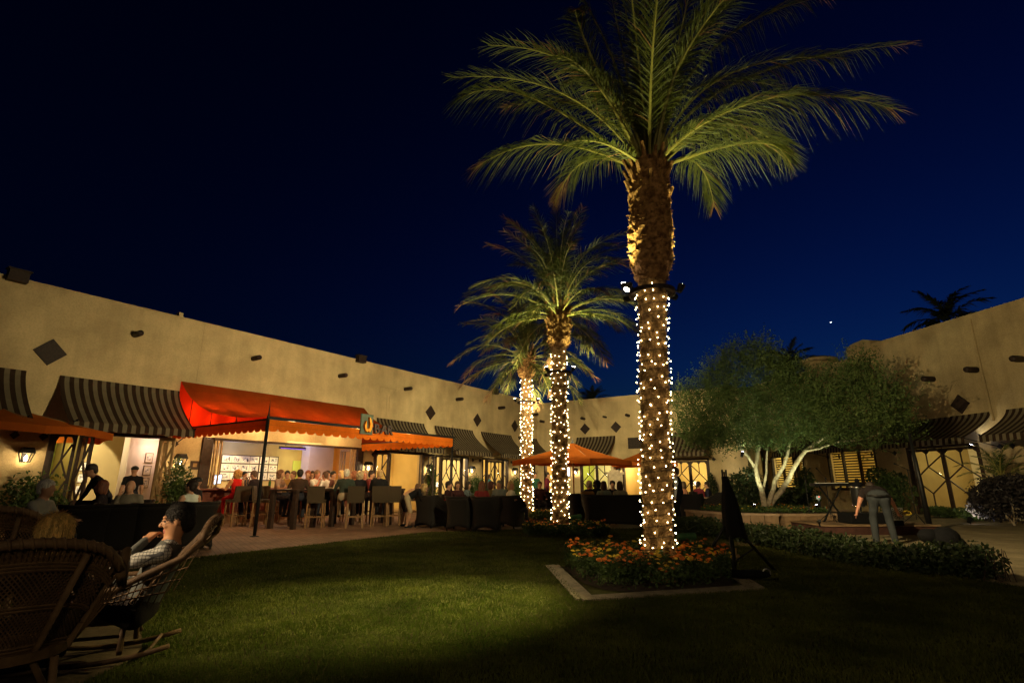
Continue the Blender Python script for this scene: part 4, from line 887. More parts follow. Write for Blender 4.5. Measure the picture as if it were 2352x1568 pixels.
def planter():
    root = empty('stone_planter', 'low curved stone-block planter wall around the leafy tree', 'planter', (7.6, 16, 0)); o0 = Vector((7.6, 16, 0))
    pts = [(5.9, 19.5), (6.0, 17.6), (6.6, 16.3), (7.6, 15.85), (9.0, 15.9), (10.0, 16.5), (10.6, 17.9), (10.6, 21)]
    b = MB(); cp_ = MB()
    for i in range(len(pts)-1):
        a = Vector((*pts[i], 0)); c = Vector((*pts[i+1], 0)); d = (c-a).normalized(); n = Vector((-d.y, d.x, 0)); L = (c-a).length; k = max(1, round(L/.42))
        for j in range(k):
            for r in range(2):
                s0 = L*j/k+(.21 if r else 0)*0; p = a+d*(s0+L/k/2)
                b.box(p+n*-.15+Vector((0, 0, .09+r*.172))-o0, d*(L/k/2-.006), n*(.15+random.uniform(0, .008)), (0, 0, .083))
        cp_.box((a+c)/2+n*-.15+Vector((0, 0, .375))-o0, d*(L/2+.04), n*.18, (0, 0, .03))
    b.build('block_course', 'stone', root); cp_.build('coping', 'stonecap', root)
    s = MB(); s.add([(p[0]-o0.x, p[1]-o0.y, .33) for p in pts], [tuple(range(len(pts)))]); s.build('soil', 'soil', root)
planter()

# ------------------------------------------------------------------ shrubs, climbers, hedge, beds
def shrub(name, label, cat, loc, r, h, n, size, m='leafB', z0=None, group=None, stems=3, blobs=7, aspect=.5):
    loc = Vector(loc); root = empty(name, label, cat, loc, 0, group); b = MB()
    for i in range(stems):
        a = i*2.1; b.tube([(0, 0, 0), (math.cos(a)*r*.2, math.sin(a)*r*.2, h*.35), (math.cos(a)*r*.45, math.sin(a)*r*.45, h*.75)], [.022, .018, .008], 5)
    b.build('stem', 'barkT', root); st = rng.random((blobs, 4)); pts = []
    for k in range(blobs):
        a = st[k, 0]*6.283; rr = r*.55*st[k, 1]**.5; z = h*(.25+.6*st[k, 2]); pts.append(cloud_pts((rr*math.cos(a), rr*math.sin(a), z), (r*.55, r*.55, h*.28), n//blobs, .5))
    pts.append(cloud_pts((0, 0, h*.5), (r, r, h*.5), n//5, .75)); P = np.concatenate(pts); P = P[P[:, 2] > .02]
    V, Fq = leafquads(P, size, aspect); npmesh('foliage', V, Fq, m, parent=root); return root
def onL(x, w): u = FL.hit(x, 1108, w)[0]; return FL.pt(u, w, 0)
def onR(x, w): u = FR.hit(x, 1108, w)[0]; return FR.pt(u, w, 0)
def onB(x, w): u = FB.hit(x, 1108, w)[0]; return FB.pt(u, w, 0)
shrub('wall_shrub', 'bushy shrub lit from above by the leftmost wall lantern', 'shrub', onL(82, .8), .78, 1.62, 2600, .05, group='shrubs against the walls')
r_ = shrub('flowering_shrub', 'white-blossomed shrub under the lantern left of the bar', 'shrub', onL(408, .7), .50, 1.85, 2200, .045, group='shrubs against the walls')
b = MB()
for i in range(90):
    p = cloud_pts((0, 0, 1.4), (.46, .46, .42), 1, .8)[0]; b.ell(p, .028, .028, .02, 6)
b.build('blossoms', 'paper', r_)
shrub('wall_climber', 'tall narrow ivy column glowing yellow right of the bar awning', 'climber', onL(992, .45), .32, 2.0, 1700, .045, group='shrubs against the walls')
shrub('wall_shrub', 'round-topped shrub under the lantern between the two diamond-paned doors', 'shrub', onL(1094, .6), .55, 1.75, 2200, .05, group='shrubs against the walls')
shrub('wall_shrub', 'dark shrub just left of the farthest palm trunk', 'shrub', onL(1182, .6), .5, 1.6, 1500, .055, group='shrubs against the walls')
shrub('dark_bush', 'dark rounded bush behind the black covered stand', 'shrub', at(1712, 1108, 20)*1-Vector((0, 0, 1.25)), .75, 1.75, 2600, .06, 'leafH')
shrub('wall_climber', 'climbing shrub between the two louvred windows behind the tree', 'climber', at(1850, 1108, 23)-Vector((0, 0, 1.25)), .55, 1.9, 2200, .055, 'leafB')
shrub('dark_bush', 'low dark bush spreading under the small louvred window', 'shrub', at(1800, 1108, 22.5)-Vector((0, 0, 1.25)), .9, 1.05, 2200, .055, 'leafH')
shrub('wall_climber', 'thin vine beside the rear glazed doors left of the lit pilaster', 'climber', onB(1636, .4), .28, 1.7, 900, .055, 'leafH')
shrub('green_shrub', 'dense green shrub behind the man bending over', 'shrub', onR(2047, 2.2), .85, 1.75, 4200, .055, 'leafB')
shrub('large_bush', 'large black-looking bush at the right edge below the fan of palm leaves', 'shrub', onR(2308, 2.6), 1.05, 1.55, 6000, .055, 'leafD')
shrub('low_plant', 'low green plants below the right glazed doors', 'shrub', onR(2150, 1.0), .75, .42, 1500, .05, 'leafB')
shrub('low_plant', 'small low plants beside the ground spotlight on the right', 'shrub', onR(2222, 1.6), .6, .38, 900, .05, 'leafB')
def smallpalm(loc, label, h=1.5, L=1.15, n=22, seed=9):
    root = empty('feather_palm', label, 'palm plant', loc); b = MB(); b.tube([(0, 0, 0), (0, 0, h)], [.07, .05], 7); b.build('trunk', 'bark', root)
    b = MB(); crown_random(b, Vector((0, 0, h)), n, L, seed, .26, 26, .018, e0=85, e1=5); b.build('crown', ['leafB', 'leafB', 'rachis'], root)
smallpalm(onR(2302, 1.2), 'feathery palm plant lit from below in front of the right wall', 1.45, 1.3)
# hedge
HP = [(G(1560, 1214), .55, .36), (G(1640, 1230), .6, .36), (G(1750, 1246), .6, .36), (G(1880, 1272), .62, .36), (G(2000, 1294), .60, .30), (G(2120, 1312), .60, .36), (G(2215, 1322), .52, .40), (G(2268, 1330), .42, .38)]
def hedge():
    root = empty('hedge', 'long loose dark green hedge curving along the right side of the lawn', 'hedge', HP[3][0]); o0 = np.array(HP[3][0]); pts = []
    for i in range(len(HP)-1):
        (a, ra, ha), (c, rc, hc) = HP[i], HP[i+1]; L = (c-a).length; n = int(3600*L**.7/(1.2)); k = 9
        for j in range(k):
            t = (j+random.random())/k; p = a.lerp(c, t); r = ra+(rc-ra)*t; h = (ha+(hc-ha)*t)*random.uniform(.85, 1.18)
            for s in (-1, 0, 1):
                pts.append(cloud_pts((p.x+s*r*.5, p.y+s*.1, h*.5), (r*.55, r*.6, h*.55), n//k//3, .65))
    P = np.concatenate(pts); P = P[P[:, 2] > .012]-o0; V, Fq = leafquads(P, .034, .5); npmesh('foliage', V, Fq, 'leafH', parent=root)
    P = np.concatenate([cloud_pts((*p, h*.42), (r*.42, r*.8, h*.4), 500, .2) for (p, r, h) in [((a[0], a[1]), r, h) for a, r, h in HP]])
    tw = MB()
    for a, r, h in HP:
        for k in range(10): q = Vector((a.x+random.uniform(-r, r)*.6, a.y+random.uniform(-r, r)*.6, 0)); tw.tube([q-Vector(o0), q+Vector((random.uniform(-.1, .1), random.uniform(-.1, .1), h))-Vector(o0)], [.01, .004], 4)
    tag(tw.build('twigs', 'rocker', root), kind='stuff')
hedge()
# marigold beds
def flower(b, c, r, mi):
    n = Vector((random.uniform(-.35, .35), random.uniform(-.6, .2), 1)).normalized(); x = n.orthogonal().normalized(); y = n.cross(x); a0 = random.random()*6
    for (rr, h, k) in ((1., 0., 11), (.72, .25, 9), (.42, .42, 7)):
        for i in range(k):
            a = a0+6.283*i/k; d = x*math.cos(a)+y*math.sin(a); e = n.cross(d); p = c+n*h*r*.7
            b.quad(p, p+d*r*rr*.7+e*r*.24, p+d*r*rr+n*r*.05, p+d*r*rr*.7-e*r*.24, mi)
def bed(name, poly, zc_, nleaf, nflow, label, ls=.026, fr=.034, hole=None, near=None):
    xs = [p[0] for p in poly]; ys = [p[1] for p in poly]; cx, cy = sum(xs)/len(xs), sum(ys)/len(ys)
    X = rng.uniform(min(xs), max(xs), nleaf*2); Y = rng.uniform(min(ys), max(ys), nleaf*2); ok = inpoly(X, Y, poly)
    if hole: ok &= (X-hole[0])**2+(Y-hole[1])**2 > hole[2]**2
    X = X[ok][:nleaf]; Y = Y[ok][:nleaf]
    def hgt(X, Y): return zc_*(.80+.20*np.sin(X*7+1)*np.cos(Y*6)+.12*np.sin(X*17)*np.sin(Y*15))
    H = hgt(X, Y); Z = H*rng.random(len(X))**.45; P = np.stack([X-cx, Y-cy, Z], 1); V, Fq = leafquads(P, ls, .4)
    root = npmesh(name, V, Fq, 'leafB'); root.location = (cx, cy, .012); tag(root, label, 'flower bed', 'marigold beds at the palm feet', 'stuff')
    b = MB(); cnt = 0
    while cnt < nflow:
        i = random.randrange(len(X)); x, y = X[i], Y[i]; z = float(hgt(x, y))+random.uniform(-.03, .05)
        if not inpoly(np.array([x]), np.array([y]), poly)[0]: continue
        b.tube([(x-cx, y-cy, z-.12), (x-cx, y-cy, z)], .003, 3, 2); flower(b, Vector((x-cx, y-cy, z)), fr*random.uniform(.7, 1.25), 1 if math.sin(x*3.1+y*4.7)+random.uniform(-.7, .7) > .45 else 0); cnt += 1
    tag(b.build('marigold_blooms', ['petalO', 'petalY', 'leafB'], root), kind='stuff')
    s = MB(); s.add([(p[0]-cx, p[1]-cy, .004) for p in poly], [tuple(range(len(poly)))]); s.build('soil', 'soil', root)
B1 = [(.78, 8.5), (.92, 7.3), (1.12, 6.85), (1.5, 6.75), (2.2, 6.88), (2.75, 7.15), (3.05, 7.9), (2.95, 8.6), (1.9, 8.9), (1.0, 8.85)]
bed('marigold_bed', B1, .38, 19000, 560, 'orange and yellow marigold bed around the nearest palm trunk', hole=(1.93, 7.5, .21))
bed('marigold_bed', [(.25, 13.5), (.35, 13.15), (1.2, 13.05), (2.2, 13.15), (2.4, 13.6), (2.2, 14.7), (.4, 14.8)], .30, 9000, 260, 'marigold bed around the middle palm trunk', .035, .032, hole=(1.21, 14.0, .2))
bed('marigold_bed', [(-.5, 19.0), (1.6, 19.0), (1.7, 20.6), (-.5, 20.6)], .30, 3500, 90, 'dim marigold bed around the farthest palm trunk', .045, .036, hole=(.52, 19.5, .2))
P2 = [(6.0, 18.6), (6.1, 17.6), (6.75, 16.6), (7.6, 16.25), (9.0, 16.3), (9.8, 16.9), (10.2, 18), (10.2, 20.5), (6.1, 20.5)]
bed('planter_bed', P2, .17, 6000, 120, 'bright ground cover with yellow flowers inside the stone planter', .035, .03)
for o in bpy.data.objects:
    if o.name == 'planter_bed': o.location.z = .345; o['category'] = 'plants'
# concrete edging of the near bed
b = MB()
for (p, q) in (((.62, 8.75), (.80, 6.36)), ((.80, 6.36), (2.95, 7.0)), ((2.95, 7.0), (3.2, 8.9))):
    p = Vector((*p, 0)); q = Vector((*q, 0)); d = (q-p).normalized(); n = Vector((-d.y, d.x, 0)); k_ = len(b.f)/6; b.box((p+q)/2+Vector((0, 0, .014+.003*k_)), d*((q-p).length/2+.05), n*.11, (0, 0, .012))
tag(b.build('bed_edging', 'concrete'), 'pale concrete strip edging the near marigold bed', 'edging')

# ------------------------------------------------------------------ wall lanterns and small lamps
def lantern(F, x, y, label, e=26):
    u, z = F.hit(x, y, .16); z = 1.87 if F is not FR else 1.95; root = empty('wall_lantern', label, 'wall lantern', F.pt(u, 0, z), 0, 'black wall lanterns'); o0 = Vector(root.location)
    P = lambda a, w_, c: F.pt(u+a, w_, z+c)-o0
    b = MB(); b.box(P(0, .012, .0), F.D*.05, F.N*.012, (0, 0, .12)); b.tube([P(0, .02, .08), P(0, .10, .2), P(0, .17, .19)], .012, 6); b.build('bracket', 'blackmetal', root)
    def frus(r0, r1, z0, z1): return [P(sx*r, .17+sy*r*1., c) for (r, c) in ((r0, z0), (r1, z1)) for sx, sy in ((-1, -1), (1, -1), (1, 1), (-1, 1))]
    b = MB(); b.add(frus(.145, .10, .08, .22), [(0, 1, 2, 3), (4, 5, 6, 7), (0, 1, 5, 4), (1, 2, 6, 5), (2, 3, 7, 6), (3, 0, 4, 7)])
    for sx, sy in ((-1, -1), (1, -1), (1, 1), (-1, 1)): b.bar(P(sx*.12, .17+sy*.12, .08), P(sx*.075, .17+sy*.075, -.14), .010)
    b.add(frus(.085, .075, -.14, -.12), [(0, 1, 2, 3), (4, 5, 6, 7), (0, 1, 5, 4), (1, 2, 6, 5), (2, 3, 7, 6), (3, 0, 4, 7)]); b.build('lantern_cage', 'blackmetal', root)
    b = MB(); b.lathe(P(0, .17, -.11), [(.012, 0), (.03, .03), (.034, .07), (.018, .12), (.004, .15)], 8); b.build('bulb', 'flame', root, True)
    light('POINT', F.pt(u, .17, z-.02), e, (1, .70, .34), size=.05, name='lantern_light')
lantern(FL, 60, 1045, 'wall lantern at the far left beside the window, above the bushy shrub'); lantern(FL, 415, 1055, 'wall lantern above the white-blossomed shrub left of the bar', 22)
lantern(FL, 846, 1070, 'wall lantern at the right jamb of the bar opening', 30); lantern(FL, 987, 1078, 'wall lantern behind the right awning post beside the ivy column', 34)
lantern(FL, 1084, 1081, 'wall lantern between the two sets of diamond-paned doors', 26); lantern(FL, 1183, 1084, 'wall lantern just left of the farthest palm trunk', 22)
lantern(FB, 1322, 1082, 'wall lantern on the rear wall right beside the orange umbrella pole', 40); lantern(FB, 1419, 1082, 'wall lantern on the rear wall beside the carved stone pillar', 20)
def sconce_dm(): pass
# small plaque on the wall, left of the bar
u, z = FL.hit(447, 1068); b = MB(); b.fbox(FL, u-.14, u+.14, .0, .02, z-.13, z+.13, 0); b.fbox(FL, u-.06, u+.06, .02, .023, z-.05, z+.06, 1)
tag(b.build('wall_plaque', ['frame', 'tanwood']), 'small square dark plaque on the wall between lantern and bar', 'sign')
def spot_fixture(loc, tgt, label, e, cool=True, ang=90, r=.05, mt='coolflood', col=(1, .9, .66)):
    loc = Vector(loc); root = empty('ground_spotlight', label, 'spotlight', loc, 0, 'landscape spotlights'); d = (Vector(tgt)-loc).normalized()
    b = MB(); b.tube([-d*.12, -d*.02, d*.05], [r*.7, r, r*1.1], 10); b.bar((0, 0, -.12), (0, 0, 0), .012); h = b.build('housing', 'blackmetal', root); l = MB(); l.tube([d*.051, d*.058], r*.9, 10); l.build('lens', mt, h)
    light('SPOT', loc+d*.08, e, col, tgt, .04, ang, .8, name='ground_light')
p = G(2230, 1204); spot_fixture((p.x, p.y, .14), tuple(FR.pt(FR.hit(2300, 1000)[0], 0, 2.2)), 'bright ground spotlight at the foot of the right wall near the black bush', 130, r=.07)
p = FR.pt(hR(2230, 1030, .5)[0], .5, 2.55); spot_fixture(p, tuple(FR.pt(hR(2260, 900)[0], 0, 3.5)), 'small glaring spotlight under the awning of the right glazed doors', 25)
spot_fixture(tuple(at(1705, 1041, 18.0)), tuple(at(1750, 900, 18.5)), 'bright spotlight clamped in the left fork of the leafy tree', 170, col=(1, .95, .8))
spot_fixture((7.7, 17.6, .52), tuple(at(1745, 1000, 18.8)), 'spotlight in the planter left of the tree trunks', 300, ang=90, col=(.9, 1, .6))
spot_fixture((9.6, 17.4, .52), tuple(at(1840, 1010, 18.4)), 'spotlight in the planter right of the tree trunks', 260, ang=95, col=(.9, 1, .6))
spot_fixture(tuple(FB.pt(5.9, .9, .15)), tuple(FB.pt(5.3, .2, 3)), 'hidden uplight at the foot of the rear corner pilaster', 90, ang=60)
spot_fixture((5.75, 14.0, .36), (6.0, 15.0, .25), 'small path light over the hedge in front of the planter', 26, r=.045); spot_fixture((7.0, 12.7, .40), (7.3, 13.4, .25), 'small path light over the hedge near the low stage', 20, r=.045, col=(1, .9, .4))
p = G(1560, 1278); p.z = .33
b = MB(); b.tube([p, p+Vector((.32, .05, .01))], [.055, .06], 12, 0); b.bar(p+Vector((.25, .03, -.3)), p+Vector((.25, .03, 0)), .02)
M['greenmetal'] = mat('green_painted_metal', (.05, .13, .05), .5, .15, 10)
tag(b.build('garden_light', 'greenmetal'), 'green cylindrical garden light standing among the near marigolds', 'garden light')
p = G(1312, 1213); p.z = .3; b = MB(); b.tube([p, p+Vector((.3, .05, .02))], [.06, .065], 12, 0); b.bar(p+Vector((.15, .03, -.3)), p+Vector((.15, .03, 0)), .02); tag(b.build('garden_light', 'greenmetal'), 'green garden light beside the middle palm bed', 'garden light')
b = MB(); p = at(1908, 740, 400); b.ell(p, .45, .45, .45, 8); tag(b.build('evening_star', 'star', None, True), 'single bright star in the deep blue sky above the tree', 'star')
def fill_lamp(x, y, h, tgt, e, label, ang=80):
    root = empty('added_fill_lamp', label, 'added lamp', (x, y, 0)); b = MB(); b.tube([(0, 0, 0), (0, 0, h)], [.06, .04], 10); b.build('pole', 'blackmetal', root, True)
    d = (Vector(tgt)-Vector((x, y, h))).normalized(); b = MB(); b.tube([d*-.1+Vector((0, 0, h)), d*.1+Vector((0, 0, h))], [.06, .09], 12); g = b.build('lamp_head', 'blackmetal', root); b = MB(); b.tube([d*.101+Vector((0, 0, h)), d*.108+Vector((0, 0, h))], .075, 12); b.build('lens', 'flood', g)
    light('SPOT', Vector((x, y, h))+d*.14, e, (1, .74, .42), tgt, .08, ang, 1., name='lamp_light')
fill_lamp(1.5, -6.0, 4.8, (3.0, 9, 2.4), 640, 'added fill lamp on a made-up pole behind the camera', 105)  # out-of-view fill added for the palm front and lawn, pole invented
fill_lamp(-6.4, 1.5, 2.7, (-2.72, 4.38, .85), 1600, 'added narrow spot beyond the left edge, aimed at the rocking chair man', 21)  # out-of-view spot added only to brighten the seated man, pole invented

# ------------------------------------------------------------------ people: one continuous surface from smoothly blended limbs
def surface_nets(D, org, h):
    S = D < 0; nx, ny, nz = D.shape
    c = [(0, 0, 0), (1, 0, 0), (0, 1, 0), (1, 1, 0), (0, 0, 1), (1, 0, 1), (0, 1, 1), (1, 1, 1)]
    def sl(A, o): return A[o[0]:nx-1+o[0], o[1]:ny-1+o[1], o[2]:nz-1+o[2]]
    cnt = sum(sl(S, o).astype(np.int8) for o in c); act = (cnt > 0) & (cnt < 8); idx = np.argwhere(act); ids = -np.ones(act.shape, int); ids[tuple(idx.T)] = np.arange(len(idx))
    acc = np.zeros((len(idx), 3)); num = np.zeros(len(idx))
    for a in range(8):
        for b_ in range(a+1, 8):
            oa, ob = np.array(c[a]), np.array(c[b_])
            if np.abs(oa-ob).sum() != 1: continue
            da = D[tuple((idx+oa).T)]; db = D[tuple((idx+ob).T)]; cr = (da < 0) != (db < 0); t = np.where(cr, da/(da-db+1e-12), 0)
            acc += np.where(cr[:, None], idx+oa+(ob-oa)*t[:, None], 0); num += cr
    V = acc/num[:, None]*h+org; Fs = []
    for ax in range(3):
        o = [0, 0, 0]; o[ax] = 1; b1, b2 = [(1, 2), (2, 0), (0, 1)][ax]
        A = S[:-1, :, :] if ax == 0 else (S[:, :-1, :] if ax == 1 else S[:, :, :-1]); B_ = S[1:, :, :] if ax == 0 else (S[:, 1:, :] if ax == 1 else S[:, :, 1:])
        e = np.argwhere(A != B_); e = e[(e[:, b1] > 0) & (e[:, b2] > 0) & (e[:, b1] < D.shape[b1]-1) & (e[:, b2] < D.shape[b2]-1)]
        if not len(e): continue
        inside = A[tuple(e.T)]; q = []
        for (p1, p2) in ((0, 0), (-1, 0), (-1, -1), (0, -1)):
            f = e.copy(); f[:, b1] += p1; f[:, b2] += p2; q.append(ids[tuple(f.T)])
        q = np.stack(q, 1); q[inside] = q[inside][:, ::-1]; Fs.append(q)
    return V, np.concatenate(Fs)
def pd(p, X):
    k = p[0]
    if k == 'c':
        a, b_, ra, rb_ = np.array(p[1]), np.array(p[2]), p[3], p[4]; d = b_-a; L = max(1e-9, (d*d).sum()); t = np.clip(((X-a)@d)/L, 0, 1)
        return np.linalg.norm(X-a-t[..., None]*d, axis=-1)-(ra+(rb_-ra)*t)
    a, r, Mx = np.array(p[1]), np.array(p[2]), p[3]; q = (X-a)@Mx if Mx is not None else X-a
    q = q/r; n = np.linalg.norm(q, axis=-1); g = np.linalg.norm(q/r, axis=-1); return n*(n-1)/np.maximum(g, 1e-6)
def pbox(p):
    if p[0] == 'c': r = max(p[3], p[4]); return np.minimum(p[1], p[2])-r, np.maximum(p[1], p[2])+r
    r = max(p[2]); return np.array(p[1])-r, np.array(p[1])+r
def blend(prims, h, subs=(), pad=.03):
    lo = np.min([pbox(p)[0] for p in prims], 0)-pad; hi = np.max([pbox(p)[1] for p in prims], 0)+pad
    n = np.ceil((hi-lo)/h).astype(int)+1; D = np.full(n, .08)
    ax = [lo[i]+np.arange(n[i])*h for i in range(3)]
    for p in prims:
        k = p[6] if p[0] == 'c' and len(p) > 6 else (p[5] if p[0] == 'e' and len(p) > 5 else .022)
        a, b_ = pbox(p); i0 = np.maximum(0, ((a-lo-.07)/h).astype(int)); i1 = np.minimum(n, ((b_-lo+.07)/h).astype(int)+2)
        s = tuple(slice(i0[i], i1[i]) for i in range(3)); X = np.stack(np.meshgrid(*[ax[i][s[i]] for i in range(3)], indexing='ij'), -1)
        d = pd(p, X); o = D[s]; m = np.clip(.5+.5*(o-d)/k, 0, 1); D[s] = o*(1-m)+d*m-k*m*(1-m)
    for p in subs:
        a, b_ = pbox(p); i0 = np.maximum(0, ((a-lo-.02)/h).astype(int)); i1 = np.minimum(n, ((b_-lo+.02)/h).astype(int)+2)
        s = tuple(slice(i0[i], i1[i]) for i in range(3)); X = np.stack(np.meshgrid(*[ax[i][s[i]] for i in range(3)], indexing='ij'), -1); D[s] = np.maximum(D[s], -pd(p, X))
    D[0] = D[-1] = .08; D[:, 0] = D[:, -1] = .08; D[:, :, 0] = D[:, :, -1] = .08
    return surface_nets(D, lo, h)
def ik(a, c, l1, l2, pole):
    a = np.array(a, float); c = np.array(c, float); d = c-a; L = np.linalg.norm(d); mx_ = (l1+l2)*.995
    if L > mx_: c = a+d/L*mx_; d = c-a; L = mx_
    u = d/L; x = (l1*l1-l2*l2+L*L)/(2*L); y = math.sqrt(max(0, l1*l1-x*x)); p = np.array(pole, float); p -= u*(p@u); p /= max(1e-6, np.linalg.norm(p)); return a+u*x+p*y, c
PM = {}
def pmat(c, kind='cloth'):
    key = (tuple(c), kind)
    if key not in PM:
        nm = {'cloth': 'woven_cloth', 'skin': 'skin', 'hair': 'hair'}[kind]
        PM[key] = mat(nm, c, {'cloth': .9, 'skin': .55, 'hair': .6}[kind], {'cloth': .12, 'skin': .05, 'hair': .45}[kind], {'cloth': 9, 'skin': 12, 'hair': 60}[kind], .25 if kind != 'skin' else .0, 120, spec=.1 if kind == 'cloth' else .3)
        if kind == 'hair':
            t = PM[key].node_tree; co = [n for n in t.nodes if n.type == 'TEX_COORD'][0]; mp = t.nodes.new('ShaderNodeMapping'); mp.inputs['Scale'].default_value = (1, 1, .12); t.links.new(co.outputs['Object'], mp.inputs[0])
            for n in t.nodes:
                if n.type == 'TEX_NOISE': t.links.new(mp.outputs[0], n.inputs['Vector'])
    return PM[key]
SK = (.42, .22, .13); SK2 = (.36, .16, .09)
def rotz(a): c, s = math.cos(a), math.sin(a); return np.array([[c, -s, 0], [s, c, 0], [0, 0, 1.]])
def rotx(a): c, s = math.cos(a), math.sin(a); return np.array([[1, 0, 0], [0, c, -s], [0, s, c]])
def roty(a): c, s = math.cos(a), math.sin(a); return np.array([[c, 0, s], [0, 1, 0], [-s, 0, c]])
def person(label, x, y, Y, az, seat=.44, lean=4, side=0, hy=0, hp=0, rh=None, lh=None, rf=None, lf=None, skin=SK, top=(.05, .05, .06), bot=(.03, .03, .04), shoe=(.02, .02, .02), hair=(.04, .025, .015), style='short',
           sleeve='long', legs='long', h=.02, sc_=1., fem=False, group=None, fine=False, topm=None, fat=1., vest=None, head_at=True, bare=False, pole=None):
    """x, y, Y place the head; az is the facing azimuth; seat None = standing. Local frame: x right, y forward, z up."""
    stand = seat is None; ph = .93*sc_ if stand else seat+.10
    P = np.array([0, 0, ph]); T = rotx(-R(lean))@roty(R(side))@np.array([0, 0, 1.]); s = sc_
    TM = rotx(-R(lean))@roty(R(side)); Xd = TM@np.array([1, 0, 0]); Yd = TM@np.array([0, 1., 0])
    Nk = P+T*.50*s; Ch = P+T*.33*s; Hc = Nk+(T*.6+rotx(-R(lean*.5+hp*.5))@np.array([0, 0, 1.])*.4)*.155*s+Yd*.02
    HM = rotz(R(-hy))@rotx(-R(hp)); sw = (.152 if fem else .178)*s*(1+.15*(fat-1)); pr = []
    mS, mT, mB, mK = 0, 1, 2, 3
    def c(a, b_, ra, rb_, m, k=.022): pr.append(('c', np.array(a), np.array(b_), ra*s, rb_*s, m, k))
    def e(a, r, Mx, m, k=.022): pr.append(('e', np.array(a), np.array(r)*s, Mx, m, k))
    f = fat
    e(P+T*.03*s, (.165*f, .125*f, .12), TM, mB, .04); e(P+T*.16*s, ((.125 if fem else .15)*f, .115*f, .15), TM, mT, .05); e(Ch, ((.145 if fem else .17)*f, .118*f, .18), TM, (mS if bare else mT), .05)
    sh = [Nk-T*.065*s+Xd*sw*q for q in (-1, 1)]
    for q in (0, 1): c(Nk-T*.03*s, sh[q], .052, .052, (mS if bare else mT), .05)
    if fem: [e(Ch+Yd*.09*s+Xd*.07*s*q+T*.03*s, (.065, .06, .065), None, mT, .03) for q in (-1, 1)]
    c(Nk-T*.03*s, Hc-np.array([0, 0, .03]), .060 if not fem else .05, .050 if not fem else .042, mS, .02)
    # head
    def hd(v): return Hc+HM@(np.array(v)*s)
    e(hd((0, -.012, .022)), (.078, .097, .10), HM, mS, .02); e(hd((0, .018, -.045)), (.060, .072, .078), HM, mS, .03); e(hd((0, .068, -.092)), (.026, .022, .02), HM, mS, .02)
    c(hd((0, .088, .018)), hd((0, .112, -.022)), .010, .015, mS, .012)
    for q in (-1, 1):
        e(hd((.078*q, -.005, -.005)), (.010, .022, .032), HM, mS, .006)
        if fine: c(hd((.030*q, .083, -.022)), hd((.04*q, .078, -.03)), .016, .012, mS, .02); c(hd((.018*q, .088, .036)), hd((.045*q, .080, .034)), .009, .007, mS, .012)
    for q in (-1, 1): e(hd((.031*q, .083, .008)), (.010, .009, .0055), HM, 6 if h < .016 else 4, .003)
    if fine: c(hd((-.022, .088, -.060)), hd((.022, .088, -.060)), .007, .007, 4, .004); c(hd((-.020, .086, -.071)), hd((.020, .086, -.071)), .008, .008, 4, .004)
    # arms
    wr = []
    for q, tg, S0 in ((1, rh, sh[1]), (-1, lh, sh[0])):
        if tg is None: tg = (.20*q, .28, ph+.13) if not stand else (.26*q, .06, ph-.10)
        tg = np.array(tg, float); el, tg = ik(S0, tg, .285*s, .255*s, pole if (pole is not None and q == -1) else (.45*q, -.55, -.75)); long_ = sleeve == 'long'
        am = mT if sleeve in ('long', 'short') else mS
        c(S0, S0+(el-S0)*.55, .056*f, .049*f, am); c(S0+(el-S0)*.5, el, .047*f, .040, am if long_ else (mS if sleeve == 'none' else mT) if False else (mT if long_ else mS)); c(el, tg, .041, .028 if not long_ else .031, mT if long_ else mS)
        d = tg-el; d /= np.linalg.norm(d); wr.append((tg, d, q, el))
    for tg, d, q, el in wr:
        n_ = np.cross(d, (0, 0, 1.)); n_ = n_/max(1e-6, np.linalg.norm(n_)); u_ = np.cross(n_, d)
        if not fine:
            e(tg+d*.045*s, (.038, .045, .022), None, mS, .012)
            for k in range(4): o_ = n_*(k-1.5)*.019; c(tg+d*.07*s+o_, tg+d*(.115+(.01 if k in (1, 2) else 0))*s+o_-u_*.02, .0085, .0075, mS, .004)
            c(tg+d*.02*s+n_*.035*q, tg+d*.07*s+n_*.055*q, .011, .009, mS, .006)
        else: hand(pr, tg, d, q, s)
    # legs
    hip = [P+np.array([.095*q, .0, -.02])*s for q in (-1, 1)]
    for q, tg, H0 in ((1, rf, hip[1]), (-1, lf, hip[0])):
        if tg is None: tg = (.11*q, .02, .07) if stand else (.13*q, .50 if seat < .6 else .36, .08 if seat < .6 else seat-.42)
        kn, an = ik(H0, tg, .43*s, .43*s, (.12*q, 1, .25)); m2 = mB if legs == 'long' else mS
        c(H0, H0+(kn-H0)*.6, .088*f, .070, mB, .03); c(H0+(kn-H0)*.6, kn, .070*(1+.6*(f-1)), .058*(1+.6*(f-1)), mB if legs in ('long', 'short') else mS, .03); c(kn, an, .057*f if m2 == mB else .050, .046*f if m2 == mB else .034, m2, .02)
        c(an+np.array([0, -.03, -.035]), an+np.array([.02*q, .15*s, -.045]), .036, .028, mK, .015)
    V, Fq = blend(pr, h)
    ctr = V[Fq].mean(1); D = np.stack([pd(p, ctr) for p in pr], 1); pm_ = np.array([p[5] if p[0] == 'c' else p[4] for p in pr]); mi = pm_[D.argmin(1)]
    if vest is not None: # sleeveless over-layer on the torso
        tor = mi == mT; L_ = (ctr-P); up = L_@T; sd = np.abs(L_@Xd); mi[(tor) & (sd < sw*.92) & (up < .50*s)] = 5
    pos = at(x, y, Y); loc = Vector((pos.x, pos.y, 0)); a = -R(az); RZ = rotz(a); off = RZ@np.array([Hc[0], Hc[1], 0]); loc = loc-Vector((off[0], off[1], 0)) if head_at else loc
